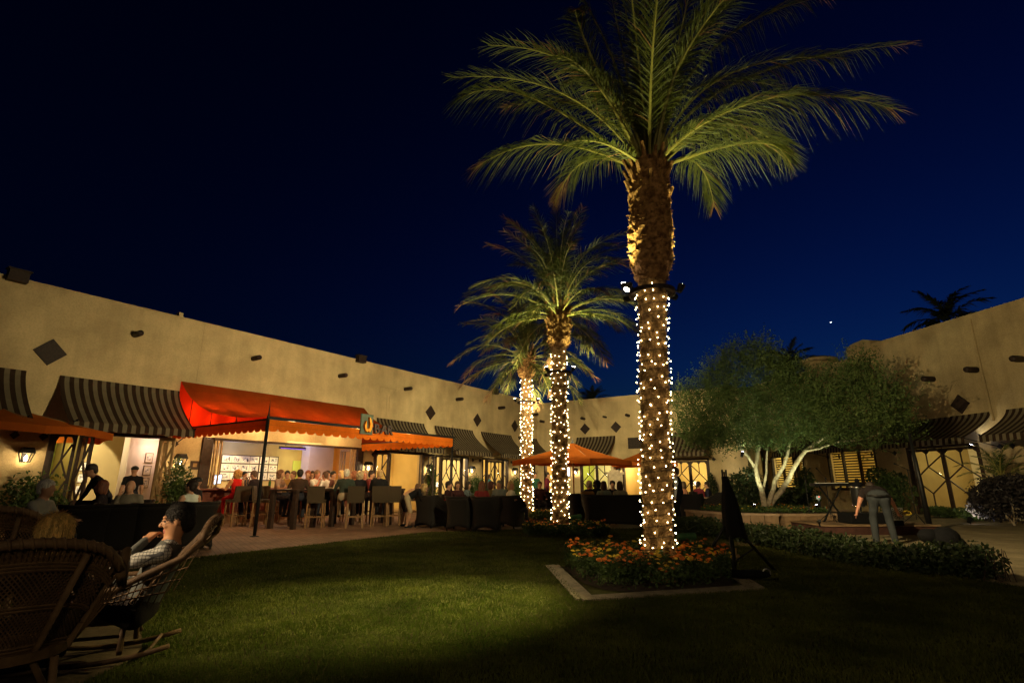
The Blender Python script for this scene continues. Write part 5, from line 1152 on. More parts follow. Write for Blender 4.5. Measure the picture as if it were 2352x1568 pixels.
    mats = [pmat(skin, 'skin'), topm or pmat(top), pmat(bot), pmat(shoe), pmat((.40, .14, .11), 'skin'), pmat(vest) if vest is not None else pmat(top), pmat((.02, .015, .012), 'skin')]
    o = npmesh('person', V, Fq, mats, mi); o.data.polygons.foreach_set('use_smooth', [True]*len(o.data.polygons)); o.location = loc; o.rotation_euler = (0, 0, a)
    tag(o, label, 'person', group or 'people in the courtyard')
    hs = []; sb = [('e', hd((0, .10, -.045)), (.072*s, .085*s, .085*s), HM)]
    def he(v, r, M_=HM): hs.append(('e', hd(v), np.array(r)*s, M_, 0, .02))
    if style != 'bald':
        if style == 'fringe': he((0, -.035, -.01), (.084, .085, .07)); sb.append(('e', hd((0, .02, .10)), (.085*s, .11*s, .085*s), HM))
        elif style == 'cap': he((0, -.01, .05), (.092, .110, .075)); hs.append(('c', hd((0, .07, .052)), hd((0, .15, .03)), .05*s, .02*s, 0, .02)); sb.append(('e', hd((0, .12, -.035)), (.10*s, .10*s, .065*s), HM))
        else:
            he((0, -.022, .038), (.090, .104, .098)); he((0, -.06, -.02), (.075, .06, .08))
            if style in ('bob', 'curly', 'long'):
                for q in (-1, 1): he((.065*q, -.015, -.05), (.038, .07, .10))
                he((0, -.07, -.06), (.085, .05, .11))
            if style == 'curly':
                for k in range(16): a_ = k*2.4; he((.085*math.cos(a_), -.045+.065*math.sin(a_), -.08+.155*(k/16.)), (.042,)*3)
            if style == 'long':
                for q in (-1, 0, 1): hs.append(('c', hd((.05*q, -.06, -.06)), hd((.06*q, -.075, -.28)), .045*s, .03*s, 0, .03))
            if style == 'updo': he((0, -.10, .05), (.05, .05, .05)); he((0, -.07, .07), (.07, .06, .05))
    if hs:
        V2, F2 = blend(hs, max(h*.6, .006), sb, .02); V2 += rng.normal(size=V2.shape)*(.0022 if style != 'curly' else .004)
        g = npmesh('hair' if style != 'cap' else 'cap', V2, F2, pmat(hair, 'hair'), parent=o); g.data.polygons.foreach_set('use_smooth', [True]*len(g.data.polygons))
        if h < .016:
            n = 7000 if h < .01 else 6000; i = rng.integers(0, len(V2), n); B0 = V2[i]+rng.normal(size=(n, 3))*.002; nrm = B0-Hc; nrm /= np.linalg.norm(nrm, axis=1)[:, None]
            dn = np.array([0, -.35, -1.])-nrm*(nrm@np.array([0, -.35, -1.]))[:, None]+rng.normal(size=(n, 3))*.13; dn /= np.linalg.norm(dn, axis=1)[:, None]; L = (.012 if h < .01 else .055)*(.5+rng.random(n))[:, None]; e = np.cross(dn, nrm)*.0011*(1 if h < .01 else 1.5)
            q = np.stack([B0-e, B0+e, B0+dn*L*.6+nrm*.003+e, B0+dn*L*.6+nrm*.003-e], 1).reshape(-1, 3); q2 = np.stack([B0+dn*L*.6+nrm*.003-e, B0+dn*L*.6+nrm*.003+e, B0+dn*L+nrm*.001], 1)
            st_ = npmesh('hair_strands', q, np.arange(4*n).reshape(n, 4), pmat(tuple(min(1, v*1.35) for v in hair), 'hair'), parent=g); tag(st_, kind='stuff')
    return o, dict(Hc=Hc, HM=HM, s=s, hd=hd, RZ=RZ, loc=loc)
def hand(pr, wr, d, q, s, curl=1.0):
    """palm, four unequal bent fingers and a side thumb, curled loosely"""
    n_ = np.cross(d, (0, 0, 1.)); n_ /= max(1e-6, np.linalg.norm(n_)); u_ = np.cross(n_, d)
    for k in range(4): o_ = n_*(k-1.5)*.020; pr.append(('c', wr+d*.015+o_*.6, wr+d*.085+o_, .017, .013, 0, .012))
    for k, L in enumerate((.062, .075, .080, .068)):
        o_ = n_*(k-1.5)*.0205; b0 = wr+d*.088+o_; d1 = d*math.cos(.55)-u_*math.sin(.55); d2 = d*math.cos(1.35*curl)-u_*math.sin(1.35*curl); d3 = d*math.cos(2.1*curl)-u_*math.sin(2.1*curl)
        b1 = b0+d1*L*.48; b2 = b1+d2*L*.32; b3 = b2+d3*L*.24; pr += [('c', b0, b1, .0098, .009, 0, .004), ('c', b1, b2, .009, .0082, 0, .003), ('c', b2, b3, .0082, .0075, 0, .003)]
    t0 = wr+d*.03+n_*.028*q; t1 = t0+(d*.55+n_*q*.75-u_*.2)*.042; t2 = t1+(d*.95-u_*.35)*.034; pr += [('c', t0, t1, .013, .011, 0, .006), ('c', t1, t2, .011, .009, 0, .003)]

# ------------------------------------------------------------------ furniture
def make_stool():
    root = empty('bar_stool', '', 'bar stool'); b = MB()
    b.prism([(-.23, -.23, .72), (.23, -.23, .72), (.24, -.29, 1.15), (-.24, -.29, 1.15)], (0, .05, 0)); b.build('backrest', 'wickerstool', root)
    b = MB(); b.bx(-.23, .23, -.22, .22, .68, .765); b.build('seat', 'wickerstool', root)
    for sx in (-1, 1):
        for sy in (-1, 1): g = MB(); g.bar((sx*.225, sy*.215, 0), (sx*.205, sy*.195, .68), .020, .020); g.build('leg', 'stoolwood', root)
    b = MB(); z = .30
    b.bar((-.215, .205, z), (.215, .205, z), .012); b.build('stretcher', 'stoolwood', root); b = MB(); b.bar((-.215, -.205, z), (.215, -.205, z), .012); b.build('stretcher', 'stoolwood', root)
    for sx in (-1, 1): b = MB(); b.bar((sx*.215, -.19, z+.05), (sx*.215, .19, z+.05), .012); b.build('stretcher', 'stoolwood', root)
    return root
def shell(path, zt, flare, arch=.10, mt='wickerdark', root=None, name='backrest'):
    """woven wrap-around shell: path of (x, y) plan points, zt top heights"""
    b = MB(); n = len(path); K = 9; V = []
    for i, (x, y) in enumerate(path):
        a = Vector(path[max(i-1, 0)]); c = Vector(path[min(i+1, n-1)]); d = (c-a).normalized(); nn = Vector((d.y, -d.x)); 
        for k in range(K+1):
            t = k/K; z0 = .04+arch*max(0, math.sin(math.pi*i/(n-1)))**4; z = z0+(zt[i]-z0)*t; off = flare*(t**2.2)-.035*math.sin(math.pi*t)+.03*(1-t)**2
            V.append((x+nn.x*off, y+nn.y*off, z))
    fs = [(i*(K+1)+k, (i+1)*(K+1)+k, (i+1)*(K+1)+k+1, i*(K+1)+k+1) for i in range(n-1) for k in range(K)]
    b.add(V, fs); o = b.build(name, mt, root, True); m = o.modifiers.new('s', 'SOLIDIFY'); m.thickness = .045; m.offset = 0
    r = MB(); r.tube([V[i*(K+1)+K] for i in range(n)], .03, 7); r.build('rim', mt, root, True); return o
def ring_path(hw, hd_, n=15, rr=.16):
    P = [(-hw, hd_)]; 
    for i in range(5): a = math.pi+R(90)*i/4; P.append((-hw+rr+rr*math.cos(a), -hd_+rr+rr*math.sin(a)))
    m = max(2, n-11)
    for i in range(1, m): P.append((-hw+rr+(2*hw-2*rr)*i/m, -hd_))
    for i in range(5): a = R(270)+R(90)*i/4; P.append((hw-rr+rr*math.cos(a), -hd_+rr+rr*math.sin(a)))
    P.append((hw, hd_)); return P
def make_club(w_=.33, name='club_chair', cat='armchair', tall=.86):
    root = empty(name, '', cat); P = ring_path(w_, .33); zt = []
    for x, y in P: f = min(1, max(0, (.33-y)/.5)); zt.append(.60+(tall-.60)*f**.7+.02*(abs(x)/w_)**4*f)
    shell(P, zt, .075, .09, root=root)
    b = MB(); b.bx(-w_+.04, w_-.04, -.28, .31, .16, .34); b.build('seat_base', 'wickerdark', root); b = MB(); b.bx(-w_+.05, w_-.05, -.27, .31, .345, .44)
    o = b.build('seat_cushion', 'black', root); o.modifiers.new('b', 'BEVEL').width = .02
    for sx in (-1, 1):
        for sy in (-1, 1): g = MB(); g.bar((sx*(w_-.02), sy*.3, 0), (sx*(w_-.03), sy*.29, .2), .018); g.build('leg', 'blackmetal', root)
    return root
def table(name, label, x, y, hw, h, az=0, leg=.045, mt='darkwood', round_=False, group=None):
    root = empty(name, label, 'table', (x, y, .006), -R(az), group); b = MB()
    if round_: b.lathe((0, 0, h-.04), [(hw, 0), (hw, .04)], 24)
    else: b.bx(-hw, hw, -hw, hw, h-.05, h)
    b.build('tabletop', mt, root)
    if round_: g = MB(); g.lathe((0, 0, 0), [(.25, 0), (.25, .02), (.04, .05), (.035, h-.04)], 14); g.build('pedestal', mt, root)
    else:
        for sx in (-1, 1):
            for sy in (-1, 1): g = MB(); k = hw-leg-.02; g.bx(sx*k-leg, sx*k+leg, sy*k-leg, sy*k+leg, 0, h-.051); g.build('leg', mt, root)
    return root
st0 = make_stool(); used = [0]
def stool(x, y, az, label):
    L = (x, y, .006)
    if not used[0]: used[0] = 1; o = st0; o.location = L; o.rotation_euler = (0, 0, -R(az)); o['label'] = label; o['group'] = 'wicker bar stools on the patio'
    else: dup(st0, L, -R(az), label, 'wicker bar stools on the patio')
stool(-8.27, 16.59, -57, 'bar stool of the blonde woman in red at the counter'); stool(-7.95, 17.15, -62, 'bar stool under the man in the dark suit at the counter')
stool(-7.35, 16.25, 75, 'bar stool left of the first high table behind the black awning post'); stool(-5.64, 15.95, -10, 'bar stool under the dark-haired man with his back to the lawn')
stool(-4.52, 15.98, -14, 'bar stool under the white-haired man in the dark green shirt'); stool(-3.88, 16.35, -6, 'empty-backed bar stool just left of the blond man in the black jacket')
stool(-3.55, 16.55, -6, 'bar stool directly under the blond man in the black jacket'); stool(-3.15, 17.8, -90, 'bar stool turned sideways at the right end of the high tables')
stool(-5.9, 17.6, 160, 'bar stool under the man in the white polo shirt'); stool(-4.2, 18.3, 150, 'bar stool on the far side of the last high table')
T1 = (-6.3, 15.95); t = at(772, 1110, 17.0); T2 = (t.x, 16.95); T3 = (-3.95, 17.45)
table('high_table', 'high dark square table nearest the black awning post', T1[0], T1[1], .48, 1.06, 20, .06, group='high bar tables')
table('high_table', 'high dark table in the middle of the bar patio', T2[0], T2[1], .48, 1.06, 30, .06, group='high bar tables')
table('high_table', 'high dark table at the right end near the two bending children', T3[0], T3[1], .40, 1.06, 20, .055, group='high bar tables')
# bar counter
root = empty('bar_counter', 'long red-brown bar counter under the opening', 'bar counter', FL.pt(12, 0, 0)); o0 = Vector(root.location)
def fb(u0, u1, w0, w1, z0, z1, nm, m): b = MB(); b.box(FL.pt((u0+u1)/2, (w0+w1)/2, (z0+z1)/2)-o0, FL.D*((u1-u0)/2), FL.N*((w1-w0)/2), (0, 0, (z1-z0)/2)); return b.build(nm, m, root)
fb(8.0, 15.2, -.25, .42, 1.03, 1.08, 'countertop', 'redwood'); fb(8.1, 15.1, .01, .10, .34, 1.028, 'front_panel', 'redwood'); fb(8.1, 15.1, .01, .16, .0, .335, 'kick_base', 'stonecap')
for u in np.arange(8.4, 15.1, .95): fb(u-.03, u+.03, .101, .125, .36, 1.0, 'stile', 'redwood')
def bottle(p, h, r, m, label, cat='bottle', name='bottle', group='bottles on the bar counter'):
    b = MB(); b.lathe(p, [(r, 0), (r, h*.6), (r*.4, h*.76), (r*.35, h)], 10); tag(b.build(name, m, None, True), label, cat, group)
M['bottleg'] = mat('green_glass', (.03, .14, .05), .1, 0, spec=.8); M['bottlea'] = mat('amber_glass', (.30, .10, .02), .1, 0, spec=.8); M['bottlec'] = mat('clear_glass', (.6, .6, .58), .08, 0, spec=.8)
for i, (u, m, lb) in enumerate(((9.95, 'bottleg', 'green bottle on the counter beside the bartender'), (10.08, 'bottlea', 'amber bottle on the counter beside the bartender'), (10.25, 'bottlec', 'clear bottle on the counter by the man in the dark suit'), (12.1, 'bottlec', 'clear bottle further along the counter'), (11.3, 'bottleg', 'green bottle near the middle of the counter'))): bottle(FL.pt(u, -.12, 1.08), .32, .045, m, lb)
root2 = empty('till_screen', 'bluish till screen on the bar beside the blonde woman', 'screen', FL.pt(9.42, -.1, 1.08)); b = MB(); b.lathe((0, 0, 0), [(.10, 0), (.10, .02), (.02, .03), (.02, .12)], 10); b.build('stand', 'blackmetal', root2)
b = MB(); b.box((0, 0, .27), FL.D*.15+Vector((0, 0, .02)), FL.N*.015, (0, 0, .15)); b.build('housing', 'blackmetal', root2); b = MB(); b.box(Vector((0, 0, .27))-FL.N*.017, FL.D*.13+Vector((0, 0, .018)), FL.N*.001, (0, 0, .13)); b.build('screen', 'screen', root2)
b = MB(); p = FL.pt(10.35, -.1, 1.08)
for k in range(3): q = p+FL.D*.09*k; b.tube([q, q+Vector((0, 0, .34)), q-FL.N*.1+Vector((0, 0, .36)), q-FL.N*.12+Vector((0, 0, .28))], .018, 7)
b.box(p+FL.D*.09+Vector((0, 0, .01)), FL.D*.16, FL.N*.06, (0, 0, .012)); tag(b.build('beer_tap', 'chrome', None, True), 'chrome tap tower on the bar in front of the suited man', 'beer tap')
def wineglass(p, label, red=True):
    root = empty('wine_glass', label, 'glass', p); b = MB(); b.lathe((0, 0, 0), [(.035, 0), (.006, .006), (.005, .09), (.03, .12), (.042, .16), (.034, .21)], 12); b.build('goblet', 'glass', root, True)
    b = MB(); b.lathe((0, 0, .112), [(.02, 0), (.034, .022), (.036, .05)], 12); b.build('wine', M.setdefault('wine', mat('red_wine', (.12, .008, .012), .1, 0, spec=.6)), root, True)
wineglass((T1[0]+.28, T1[1]+.12, 1.068), 'glass of red wine on the nearest high table'); wineglass((T2[0]+.1, T2[1]-.1, 1.068), 'glass of red wine on the middle high table')
for (T, lb) in ((T1, 'white plate on the nearest high table'), (T2, 'white plate on the middle high table'), (T3, 'white plate on the right end high table')):
    b = MB(); b.lathe((T[0]-.1, T[1]-.18, 1.067), [(.06, 0), (.13, .018)], 18); tag(b.build('plate', 'white'), lb, 'plate', 'plates on the high tables')
# dark wicker club chairs
cl0 = make_club(); usedc = [0]; CG = 'dark wicker club chairs'
def club(x, y, az, label):
    if not usedc[0]: usedc[0] = 1; o = cl0; o.location = (x, y, .006); o.rotation_euler = (0, 0, -R(az)); o['label'] = label; o['group'] = CG
    else: dup(cl0, (x, y, .006), -R(az), label, CG)
def cpx(px, Y, az, label): club(at(px, 1108, Y).x, Y, az, label)
cpx(208, 9.5, -50, 'black wicker chair leftmost in the row behind the blonde woman'); cpx(290, 9.9, -42, 'black wicker chair in front of the big grey-shirted man'); cpx(368, 10.2, -40, 'black wicker chair in the row straight behind the man with glasses')
cpx(452, 10.9, -48, 'black wicker chair with the woman in the white camisole'); cpx(120, 8.0, 60, 'black wicker chair under the white-haired person at far left'); cpx(228, 11.2, 150, 'black wicker chair under the red-haired woman'); cpx(302, 11.6, 170, 'black wicker chair under the big grey-shirted man')
cpx(992, 16.2, 35, 'flared black wicker chair right beside the bending children'); cpx(1062, 15.2, 12, 'black wicker chair second from the left in the lounge row'); cpx(1118, 14.9, 4, 'black wicker chair third in the lounge row, its back to the lawn')
cpx(1168, 16.0, 25, 'black wicker chair under the woman in the white blouse'); cpx(1246, 21.2, 170, 'wicker chair under the suited man between the two rear palms'); cpx(1322, 18.6, 60, 'dark wicker chair beside the orange umbrella pole'); cpx(1046, 17.4, 150, 'dark wicker chair facing the lawn, behind the lounge row')
cpx(1610, 21.5, 160, 'dark wicker chair under the seated pair near the rear glazed doors'); cpx(1640, 20.2, -60, 'dark wicker chair left of the stone planter'); cpx(1582, 18.4, 20, 'dark wicker chair behind the near palm trunk beside the standing waiter')
s0 = make_club(.80, 'wicker_sofa', 'sofa', .88); p = G(1412, 1212); s0.location = (p.x, p.y+.15, .006); s0.rotation_euler = (0, 0, -R(8)); s0['label'] = 'long black wicker sofa with its back to the lawn beside the orange umbrella'
b = MB(); b.box((0, 0, 0), (.2, 0, .0), (0, .06, .02), (0, -.03, .15)); o = b.build('cushion', 'cushion'); o.location = at(1350, 1140, 16.6); o.modifiers.new('b', 'BEVEL').width = .04; tag(o, 'mustard cushion on the left end of the long sofa', 'cushion')
p = at(1146, 1143, 17.0); table('lounge_table', 'round lounge table with a lit white rim before the grey-haired man', p.x, p.y, .45, .74, 0, mt='white', round_=True, group='lounge tables')
p = at(1080, 1150, 16.9); table('lounge_table', 'dark lounge table amid the lounge chairs', p.x, p.y, .4, .62, 0, round_=True, group='lounge tables')
p = at(1320, 1143, 19.4); table('lounge_table', 'pale-topped table under the orange umbrella', p.x, p.y, .5, .72, 0, mt='stonecap', round_=True, group='lounge tables')
p = at(250, 1165, 10.5); table('lounge_table', 'dark table between the left-hand diners', p.x, p.y, .5, .70, 20, round_=True, group='lounge tables')
p = at(1615, 1150, 20.6); table('lounge_table', 'round pale-rimmed table left of the stone planter', p.x, p.y, .5, .72, 0, mt='stonecap', round_=True, group='lounge tables')
wineglass((at(225, 1150, 10.4).x, 10.4, .71), 'wine glass on the table of the left-hand diners')

# woven rattan chairs in the foreground
def rattan(name, label, loc, az, rock=True, tall=1.06, wd=1.0, mt='wicker', lat=(34, 26), rec=.34, wing=.20, ah=0., dropc=.10):
    root = empty(name, label, 'rocking chair' if rock else 'wicker chair', (*loc, .02), -R(az), 'woven rattan chairs in the foreground')
    zb = .30 if rock else .36
    def S(a, t): # back surface
        hw = (.25+.17*t**.8)*wd; return Vector((a*hw, -.21-rec*t**1.1+wing*a*a*(1-.25*t), zb+(tall-zb)*t*(1-dropc*a*a-dropc*1.2*a**8)-.02))
    def tb(pts, r, nm, n=7): b = MB(); b.tube(pts, r, n); return b.build(nm, mt, root, True)
    nA, nT = lat; b = MB(); K = 22
    for s in (-1, 1):
        for i in range(nA):
            pts = []
            for k in range(K+1):
                t = k/K; a = -1+2*((i/nA+s*t*.55) % 1.0)
                if pts and abs(a-pa) > 1: b.tube(pts, .0042, 4, cap=False) if len(pts) > 1 else None; pts = []
                pts.append(S(a*.96, .05+.90*t)+Vector((0, .004*s, 0))); pa = a
            if len(pts) > 1: b.tube(pts, .0042, 4, cap=False)
    for t in (.06, .09, .12, .44, .47, .78, .81, .84): b.tube([S(-1+2*k/18, t)+Vector((0, -.006, 0)) for k in range(19)], .0075, 5, cap=False)
    b.build('woven_back', mt, root)
    # thick woven band across the top and a braided rim curling down into the arms
    b = MB()
    for i in range(40):
        a = -1+2*i/39; b.tube([S(a, .86), S(a, .97)], .009, 4, cap=False)
    b.build('top_band', mt, root)
    rim = [S(-1+2*k/24, 1.) for k in range(25)]
    arm = lambda s: [S(s, 1.), S(s*1.06, .90)+Vector((.02*s, .04, 0)), Vector((s*.44*wd, -.34, .86-ah)), Vector((s*.42*wd, -.16, .74-ah*.9)), Vector((s*.40*wd, .06, .66-ah*.6)), Vector((s*.37*wd, .26, .62-ah*.4)), Vector((s*.34*wd, .33, .56)), Vector((s*.30*wd, .30, .40))]
    b = MB(); b.tube(rim, .026, 8); 
    rb = []
    for k in range(140): t = k/139; a = -1+2*t; c = S(a, 1.); rb.append(c+Vector((0, .028*math.cos(k*.9), .028*math.sin(k*.9))))
    b.tube(rb, .008, 4, cap=False); b.build('rim', mt, root, True)
    for s in (-1, 1):
        P = arm(s); tb(P, .024, 'armrest', 8); w_ = MB()
        for k in range(26):
            t = k/25*5.6; i = int(t); p = P[i+1 if i < 6 else 6].lerp(P[min(i+2, 7)], t-i); q = Vector((s*(.27)*wd, min(.28, p.y*.8+.02), .38)); w_.tube([p, q.lerp(p, .0)], .0045, 4, cap=False)
        for h in (.25, .5, .75): w_.tube([P[i].lerp(Vector((s*.27*wd, min(.28, P[i].y*.8+.02), .38)), h) for i in range(1, 8)], .006, 4, cap=False)
        w_.build('arm_weave', mt, root)
        for a_ in (.62*s, ): tb([S(a_, .93)+Vector((0, -.02, 0)), S(a_*.8, .0)+Vector((0, -.02, 0)), Vector((a_*.5, -.24, .10 if rock else .0))], .017, 'back_post')
    b = MB(); b.lathe((0, .02, zb-.03), [(.29*wd, 0), (.30*wd, .05)], 22, 0, 1, .95); b.build('seat', mt, root); b = MB(); b.lathe((0, .02, zb+.021), [(.26*wd, 0), (.27*wd, .035), (.22*wd, .055)], 22, 0, 1, .95); b.build('cushion', 'cushion', root, True)
    for sx in (-1, 1):
        for sy in (-1, 1): tb([(sx*.22*wd, sy*.22, zb-.02), (sx*.245*wd, sy*.23, .06 if rock else 0)], .019, 'leg')
        tb([(sx*.235*wd, -.21, .18), (sx*.235*wd, .21, .18)], .012, 'stretcher')
        if rock: tb([(sx*.25*wd, y_, .02+.30*(y_+.02)**2*.9) for y_ in np.linspace(-.53, .60, 13)], .018, 'rocker')
    if rock: tb([(-.25*wd, -.40, .07), (.25*wd, -.40, .07)], .012, 'crossbar')
    tb([(-.235*wd, .21, .18), (.235*wd, .21, .18)], .012, 'stretcher')
    return root
rattan('rocking_chair', 'rattan rocking chair holding the man with glasses and checked shirt', (-3.06, 4.28), -112, True, .98, .92, 'wickerold', rec=.50, wing=.06, ah=.26)
rattan('rattan_chair', 'big woven rattan chair with rounded flaring back nearest the camera at left', (-2.74, 3.16), -42, False, .96, 1.0, dropc=.13)
rattan('rattan_chair', 'woven rattan chair cut off by the left edge behind the blonde woman', (-4.35, 4.75), -25, False, 1.06, 1.0)

# ------------------------------------------------------------------ the people
def checked():
    m = mat('checked_shirt', (.55, .54, .50), .85, .04); t = m.node_tree; p = t.nodes['Principled BSDF']; co = t.nodes.new('ShaderNodeTexCoord'); sx = t.nodes.new('ShaderNodeSeparateXYZ'); t.links.new(co.outputs['Object'], sx.inputs[0])
    prev = None
    for ax in range(3):
        a = t.nodes.new('ShaderNodeMath'); a.operation = 'MULTIPLY'; a.inputs[1].default_value = 46; t.links.new(sx.outputs[ax], a.inputs[0])
        f = t.nodes.new('ShaderNodeMath'); f.operation = 'FRACT'; t.links.new(a.outputs[0], f.inputs[0]); l = t.nodes.new('ShaderNodeMath'); l.operation = 'LESS_THAN'; l.inputs[1].default_value = .17; t.links.new(f.outputs[0], l.inputs[0])
        if prev is None: prev = l
        else: g = t.nodes.new('ShaderNodeMath'); g.operation = 'MAXIMUM'; t.links.new(prev.outputs[0], g.inputs[0]); t.links.new(l.outputs[0], g.inputs[1]); prev = g
    x = t.nodes.new('ShaderNodeMixRGB'); x.inputs[1].default_value = (.55, .54, .50, 1); x.inputs[2].default_value = (.10, .10, .11, 1); t.links.new(prev.outputs[0], x.inputs[0]); t.links.new(x.outputs[0], p.inputs['Base Color']); return m
man, K = person('man in glasses, checked shirt and grey vest, hand at his mouth, in the rocking chair', 408, 1196, 4.36, -112, seat=.235, lean=-18, hy=-4, hp=8, lh=(-.045, .02, .82), rh=(.12, .26, .52), lf=(-.18, .58, .10), rf=(.18, .50, .10),
    top=(.5, .5, .5), topm=checked(), bot=(.035, .03, .03), h=.0075, fine=True, style='short', hair=(.008, .006, .005), vest=(.10, .105, .10), pole=(-.55, 1., -.62), skin=(.46, .23, .12))
b = MB(); hd = K['hd']
for q in (-1, 1):
    b.tube([hd((.031*q+.024*math.cos(a), .104, .004+.018*math.sin(a))) for a in np.linspace(0, 6.283, 15)], .0016, 4, cap=False); b.tube([hd((.055*q, .103, .010)), hd((.080*q, .055, .012)), hd((.083*q, .0, .008))], .0018, 4)
b.tube([hd((-.008, .106, .008)), hd((.008, .106, .008))], .0016, 4); b.build('glasses', 'blackmetal', man)
BL = (.50, .33, .10)
LG = 'diners at the left'; BG = 'guests at the bar'; CGp = 'guests in the lounge chairs'; SG = 'guests on and around the long sofa'
person('blonde woman seen from behind above the nearest rattan chair', 122, 1230, 3.30, -42, seat=.30, sc_=.86, lean=0, style='bob', hair=BL, fem=True, top=(.08, .05, .04), h=.014, hy=-15)
person('white-haired person in a pale grey shirt at far left, facing right', 110, 1113, 7.9, 80, seat=.42, style='short', hair=(.55, .52, .46), top=(.26, .25, .22), group=LG, rh=(.15, .42, .72), lh=(-.15, .42, .72))
person('dark-haired man in black leaning over the left-hand table', 207, 1086, 11.0, -140, seat=None, lean=30, hp=20, top=(.012, .011, .012), hair=(.02, .014, .012), rh=(.30, .42, .78), group=LG, skin=(.30, .15, .09))
person('woman with reddish bobbed hair in dark clothes at the left-hand table', 231, 1124, 10.9, -120, seat=.42, style='bob', hair=(.12, .04, .02), top=(.02, .015, .018), fem=True, group=LG, skin=(.34, .15, .10))
person('big balding man in a grey shirt holding a drink, facing the lawn', 300, 1113, 11.3, 168, seat=.42, style='fringe', hair=(.3, .27, .22), top=(.15, .13, .10), fat=1.3, rh=(.10, .25, .98), group=LG)
person('server in a black cap and black shirt standing in the left doorway', 309, 1081, 15.2, -40, seat=None, style='cap', hair=(.01, .01, .01), top=(.012, .012, .014), group=LG, sleeve='short')
person('woman in a white camisole with dark pinned-up hair, back turned', 438, 1120, 11.1, -62, seat=.42, style='updo', hair=(.018, .010, .008), top=(.55, .58, .52), sleeve='none', fem=True, hy=-20, group=LG)
person('person in black with a dark cap behind the woman in the camisole', 452, 1102, 12.3, -100, seat=.5, style='cap', hair=(.01, .008, .008), top=(.012, .01, .012), group=LG, skin=(.30, .15, .10))
person('blonde woman in a strappy red dress on a bar stool, back turned', 545, 1086, 16.75, -52, seat=.76, style='curly', hair=(.55, .27, .07), top=(.60, .02, .015), bot=(.5, .015, .015), sleeve='none', fem=True, rh=(.22, .38, 1.08), lh=(-.22, .38, 1.08), group=BG, skin=(.55, .24, .10))
person('black-haired bartender in black behind the counter', 563, 1090, 19.3, 120, seat=None, hair=(.01, .01, .01), top=(.02, .02, .025), sc_=.96, group=BG)
person('man in a dark suit with close-cropped hair leaning on the bar', 583, 1083, 16.9, -88, seat=.76, lean=16, hp=14, hair=(.10, .06, .04), top=(.025, .018, .02), bot=(.02, .015, .018), fat=1.25, rh=(.20, .42, 1.06), lh=(-.15, .42, 1.06), rf=(.2, .3, .25), group=BG)
person('woman with tousled brown hair and patterned top holding a wine glass', 646, 1089, 16.7, 100, seat=.76, style='curly', hair=(.16, .07, .03), top=(.30, .20, .15), sleeve='short', fem=True, rh=(.1, .38, 1.12), lh=(-.15, .38, 1.08), group=BG)
person('dark-haired man in a brown jacket, back to the lawn, on a bar stool', 690, 1082, 15.9, -12, seat=.76, lean=10, hair=(.012, .009, .008), top=(.045, .028, .02), fat=1.12, rh=(.2, .38, 1.06), lh=(-.25, .38, 1.06), group=BG, hy=-10)
person('red-haired guest between the brown jacket and the white polo', 707, 1088, 17.6, 170, seat=.76, hair=(.25, .07, .03), top=(.25, .12, .10), group=BG)
person('ruddy man in a white polo shirt raising his hands to his mouth', 730, 1081, 17.2, 112, seat=.76, lean=8, hp=8, hair=(.22, .12, .06), top=(.62, .58, .52), sleeve='short', rh=(.08, .28, 1.32), lh=(-.1, .30, 1.28), skin=(.52, .20, .12), group=BG)
person('woman in a white blouse facing the man in the white polo', 746, 1093, 17.3, -70, seat=.76, style='short', hair=(.10, .05, .03), top=(.65, .60, .55), sleeve='short', fem=True, rh=(.1, .3, 1.2), group=BG, sc_=.95)
person('dark-haired guest half hidden behind the white blouse', 753, 1088, 18.0, 150, seat=.76, hair=(.015, .01, .01), top=(.12, .05, .04), group=BG)
person('blonde woman in a beige top facing the white-haired man', 783, 1090, 17.6, -150, seat=.76, style='bob', hair=(.50, .34, .14), top=(.45, .36, .24), fem=True, rh=(.1, .38, 1.1), group=BG)
person('white-haired man in a dark green shirt and khakis, back to the lawn', 796, 1083, 16.05, -16, seat=.76, lean=6, hair=(.60, .55, .45), top=(.035, .045, .035), bot=(.34, .27, .18), fat=1.1, rh=(.2, .40, 1.08), lh=(-.25, .38, 1.08), group=BG, hy=-15)
person('man with curly grey hair in a dark suit beside the white-haired man', 825, 1092, 16.9, -18, seat=.76, style='curly', hair=(.38, .28, .16), top=(.015, .014, .016), group=BG, sc_=.96, hy=-20)
person('ruddy man in a dark shirt facing the lawn behind the curly grey hair', 839, 1088, 17.9, 172, seat=.76, hair=(.35, .24, .14), top=(.08, .03, .03), skin=(.5, .2, .12), group=BG)
person('blond man in a black jacket alone at the right high table, back turned', 872, 1089, 16.7, -4, seat=.76, lean=8, hair=(.50, .33, .14), top=(.012, .012, .013), fat=1.15, group=BG, hy=-35, rh=(.2, .4, 1.1), lh=(-.2, .4, 1.1))
person('child with long brown hair, peach top and dark shorts bending over', 961, 1118, 16.75, 88, seat=None, lean=56, hp=10, style='long', hair=(.10, .05, .025), top=(.50, .30, .18), bot=(.03, .02, .02), legs='short', sleeve='short', fem=True, sc_=.86, rh=(.15, .55, .65), lh=(-.15, .55, .65), group='children bending over')
person('blond child in a black top and khaki shorts bending over', 976, 1123, 16.1, 84, seat=None, lean=60, hp=15, style='curly', hair=(.38, .25, .10), top=(.012, .012, .014), bot=(.38, .30, .19), legs='short', sleeve='long', sc_=.88, rh=(.15, .55, .6), lh=(-.15, .55, .6), group='children bending over')
person('woman with long dark brown hair facing the lawn in the lounge', 1051, 1119, 17.6, 165, seat=.42, style='long', hair=(.06, .03, .015), top=(.05, .02, .02), fem=True, group=CGp)
